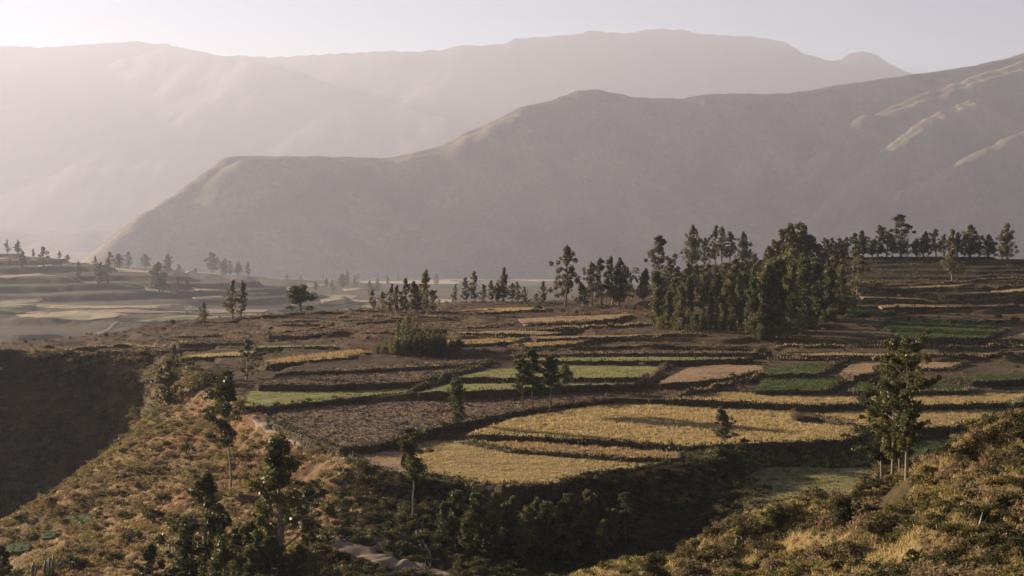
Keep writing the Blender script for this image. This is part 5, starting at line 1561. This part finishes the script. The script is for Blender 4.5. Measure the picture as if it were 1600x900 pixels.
# dry grass
x, y = cand(90000, 78, 420)
_, sd_, d_, isF_ = ground_parts(x, y)
sl = ((sd_ < 2.5) | isF_) & off_paths(x, y, 1.5) & ~infield(x, y, near_fields) & ~((-seg_dist(x, y, BROW) + 16 * sstep(365, 405, y) > -1) & (x < -20))
gm = lambda s, m: tuft(s, m, 16, 0.7, 0.55, 0.05)
put('dry_grass', ['straw', 'straw_tan', 'straw_red', 'straw'], sl & (((x < -20) & (srng.rand(len(x)) < 0.4)) | (isF_ & ~bare(x, y) & (srng.rand(len(x)) < np.clip(0.3 + fbm(x / 9, y / 9, 3), 0.05, 0.8)))), x, y, 0.35, 0.75, 400, 0.9, gm, 1.0)
put('meadow_grass', ['grass_dark', 'grass_dark', 'straw_tan', 'grass_green'], sl & (x > 40) & ~isF_, x, y, 0.6, 1.3, 420, 1.0, gm, 1.0)
# rough weeds on the open plateau between the fields
x, y = cand(40000, 255, 800)
_, sd_, d_, isF_ = ground_parts(x, y)
pk = (sd_ > 1) & ~isF_ & (d_ < 5) & ~infield(x, y, near_fields)
pk &= srng.rand(len(x)) < np.clip(0.35 + 0.9 * fbm(x / 30, y / 8, 3), 0.05, 1)
put('rough_weeds', ['leaf_dry', 'leaf_bush', 'leaf_red', 'leaf_dry'], pk, x, y, 0.5, 1.8, 440)
# crops and stubble on the fields
def crop(mats, fm, n_per_m2, h, seed, name, hs=(0.7, 1.3)):
    Ps = []
    for f in near_fields:
        if f.mat not in fm: continue
        E = np.array(f.poly); lo, hi = E.min(0), E.max(0)
        n = int((hi[0] - lo[0]) * (hi[1] - lo[1]) * n_per_m2)
        q = srng.uniform(lo, hi, (n, 2)); q = q[in_poly(q[:, 0], q[:, 1], f.poly)]
        kp = srng.rand(len(q)) < np.clip(0.7 + 0.8 * fbm(q[:, 0] / 9 + seed, q[:, 1] / 4, 3), 0.1, 1)
        q = q[kp]
        Ps.append(np.c_[q, fz(f, q[:, 0], q[:, 1])])
    P = np.vstack(Ps)
    return scatter(name, [tuft(seed + k, m, 14, h, 0.55, 0.04) for k, m in enumerate(mats)], P, sizes(len(P), *hs, 1.0), srng)
crop(['straw', 'straw', 'straw_tan'], ('wheat',), 4.2, 0.42, 500, 'standing_wheat')
crop(['straw_tan', 'straw'], ('pasture',), 2.6, 0.2, 520, 'pasture_grass')
crop(['straw_red', 'straw_tan'], ('redgrass',), 2.0, 0.45, 530, 'red_grass')
crop(['grass_green'], ('green',), 1.4, 0.22, 540, 'crop_leaves')
crop(['grass_green', 'grass_green', 'straw_tan', 'grass_dark'], ('meadow',), 2.0, 0.22, 555, 'meadow_grass')
crop(['grass_dark'], ('darkgreen',), 1.6, 0.4, 550, 'crop_leaves')
crop(['straw_red', 'straw_tan'], ('tan',), 0.8, 0.22, 560, 'stubble')

def clod(seed, mat):
    r = np.random.RandomState(seed)
    v = np.array([(1, 0, 0), (-1, 0, 0), (0, 1, 0), (0, -1, 0), (0, 0, 1), (0.6, 0.6, 0.5), (-0.6, 0.6, 0.5), (-0.6, -0.6, 0.5), (0.6, -0.6, 0.5)], float)
    v = v * r.uniform(0.7, 1.2, (9, 1)) * 0.2; v[:, 2] *= 0.9
    f = [(0, 2, 5), (2, 1, 6), (1, 3, 7), (3, 0, 8), (4, 5, 6), (4, 6, 7), (4, 7, 8), (4, 8, 5), (5, 2, 6), (6, 1, 7), (7, 3, 8), (8, 0, 5)]
    return mesh_np('clod', v, np.array(f), M[mat])


Ps = []
for f in near_fields:
    if f.mat not in ('ploughed', 'ploughed2'): continue
    E = np.array(f.poly); lo, hi = E.min(0), E.max(0)
    n = int((hi[0] - lo[0]) * (hi[1] - lo[1]) * 1.6)
    q = srng.uniform(lo, hi, (n, 2)); q = q[in_poly(q[:, 0], q[:, 1], f.poly)]
    Ps.append(np.c_[q, fz(f, q[:, 0], q[:, 1]) + 0.03])
P = np.vstack(Ps)
scatter('soil_clods', [clod(1, 'ploughed'), clod(2, 'ploughed'), tuft(600, 'straw_red', 8, 0.2, 0.5, 0.04)], P, sizes(len(P), 0.6, 2.0, 2.0), srng)
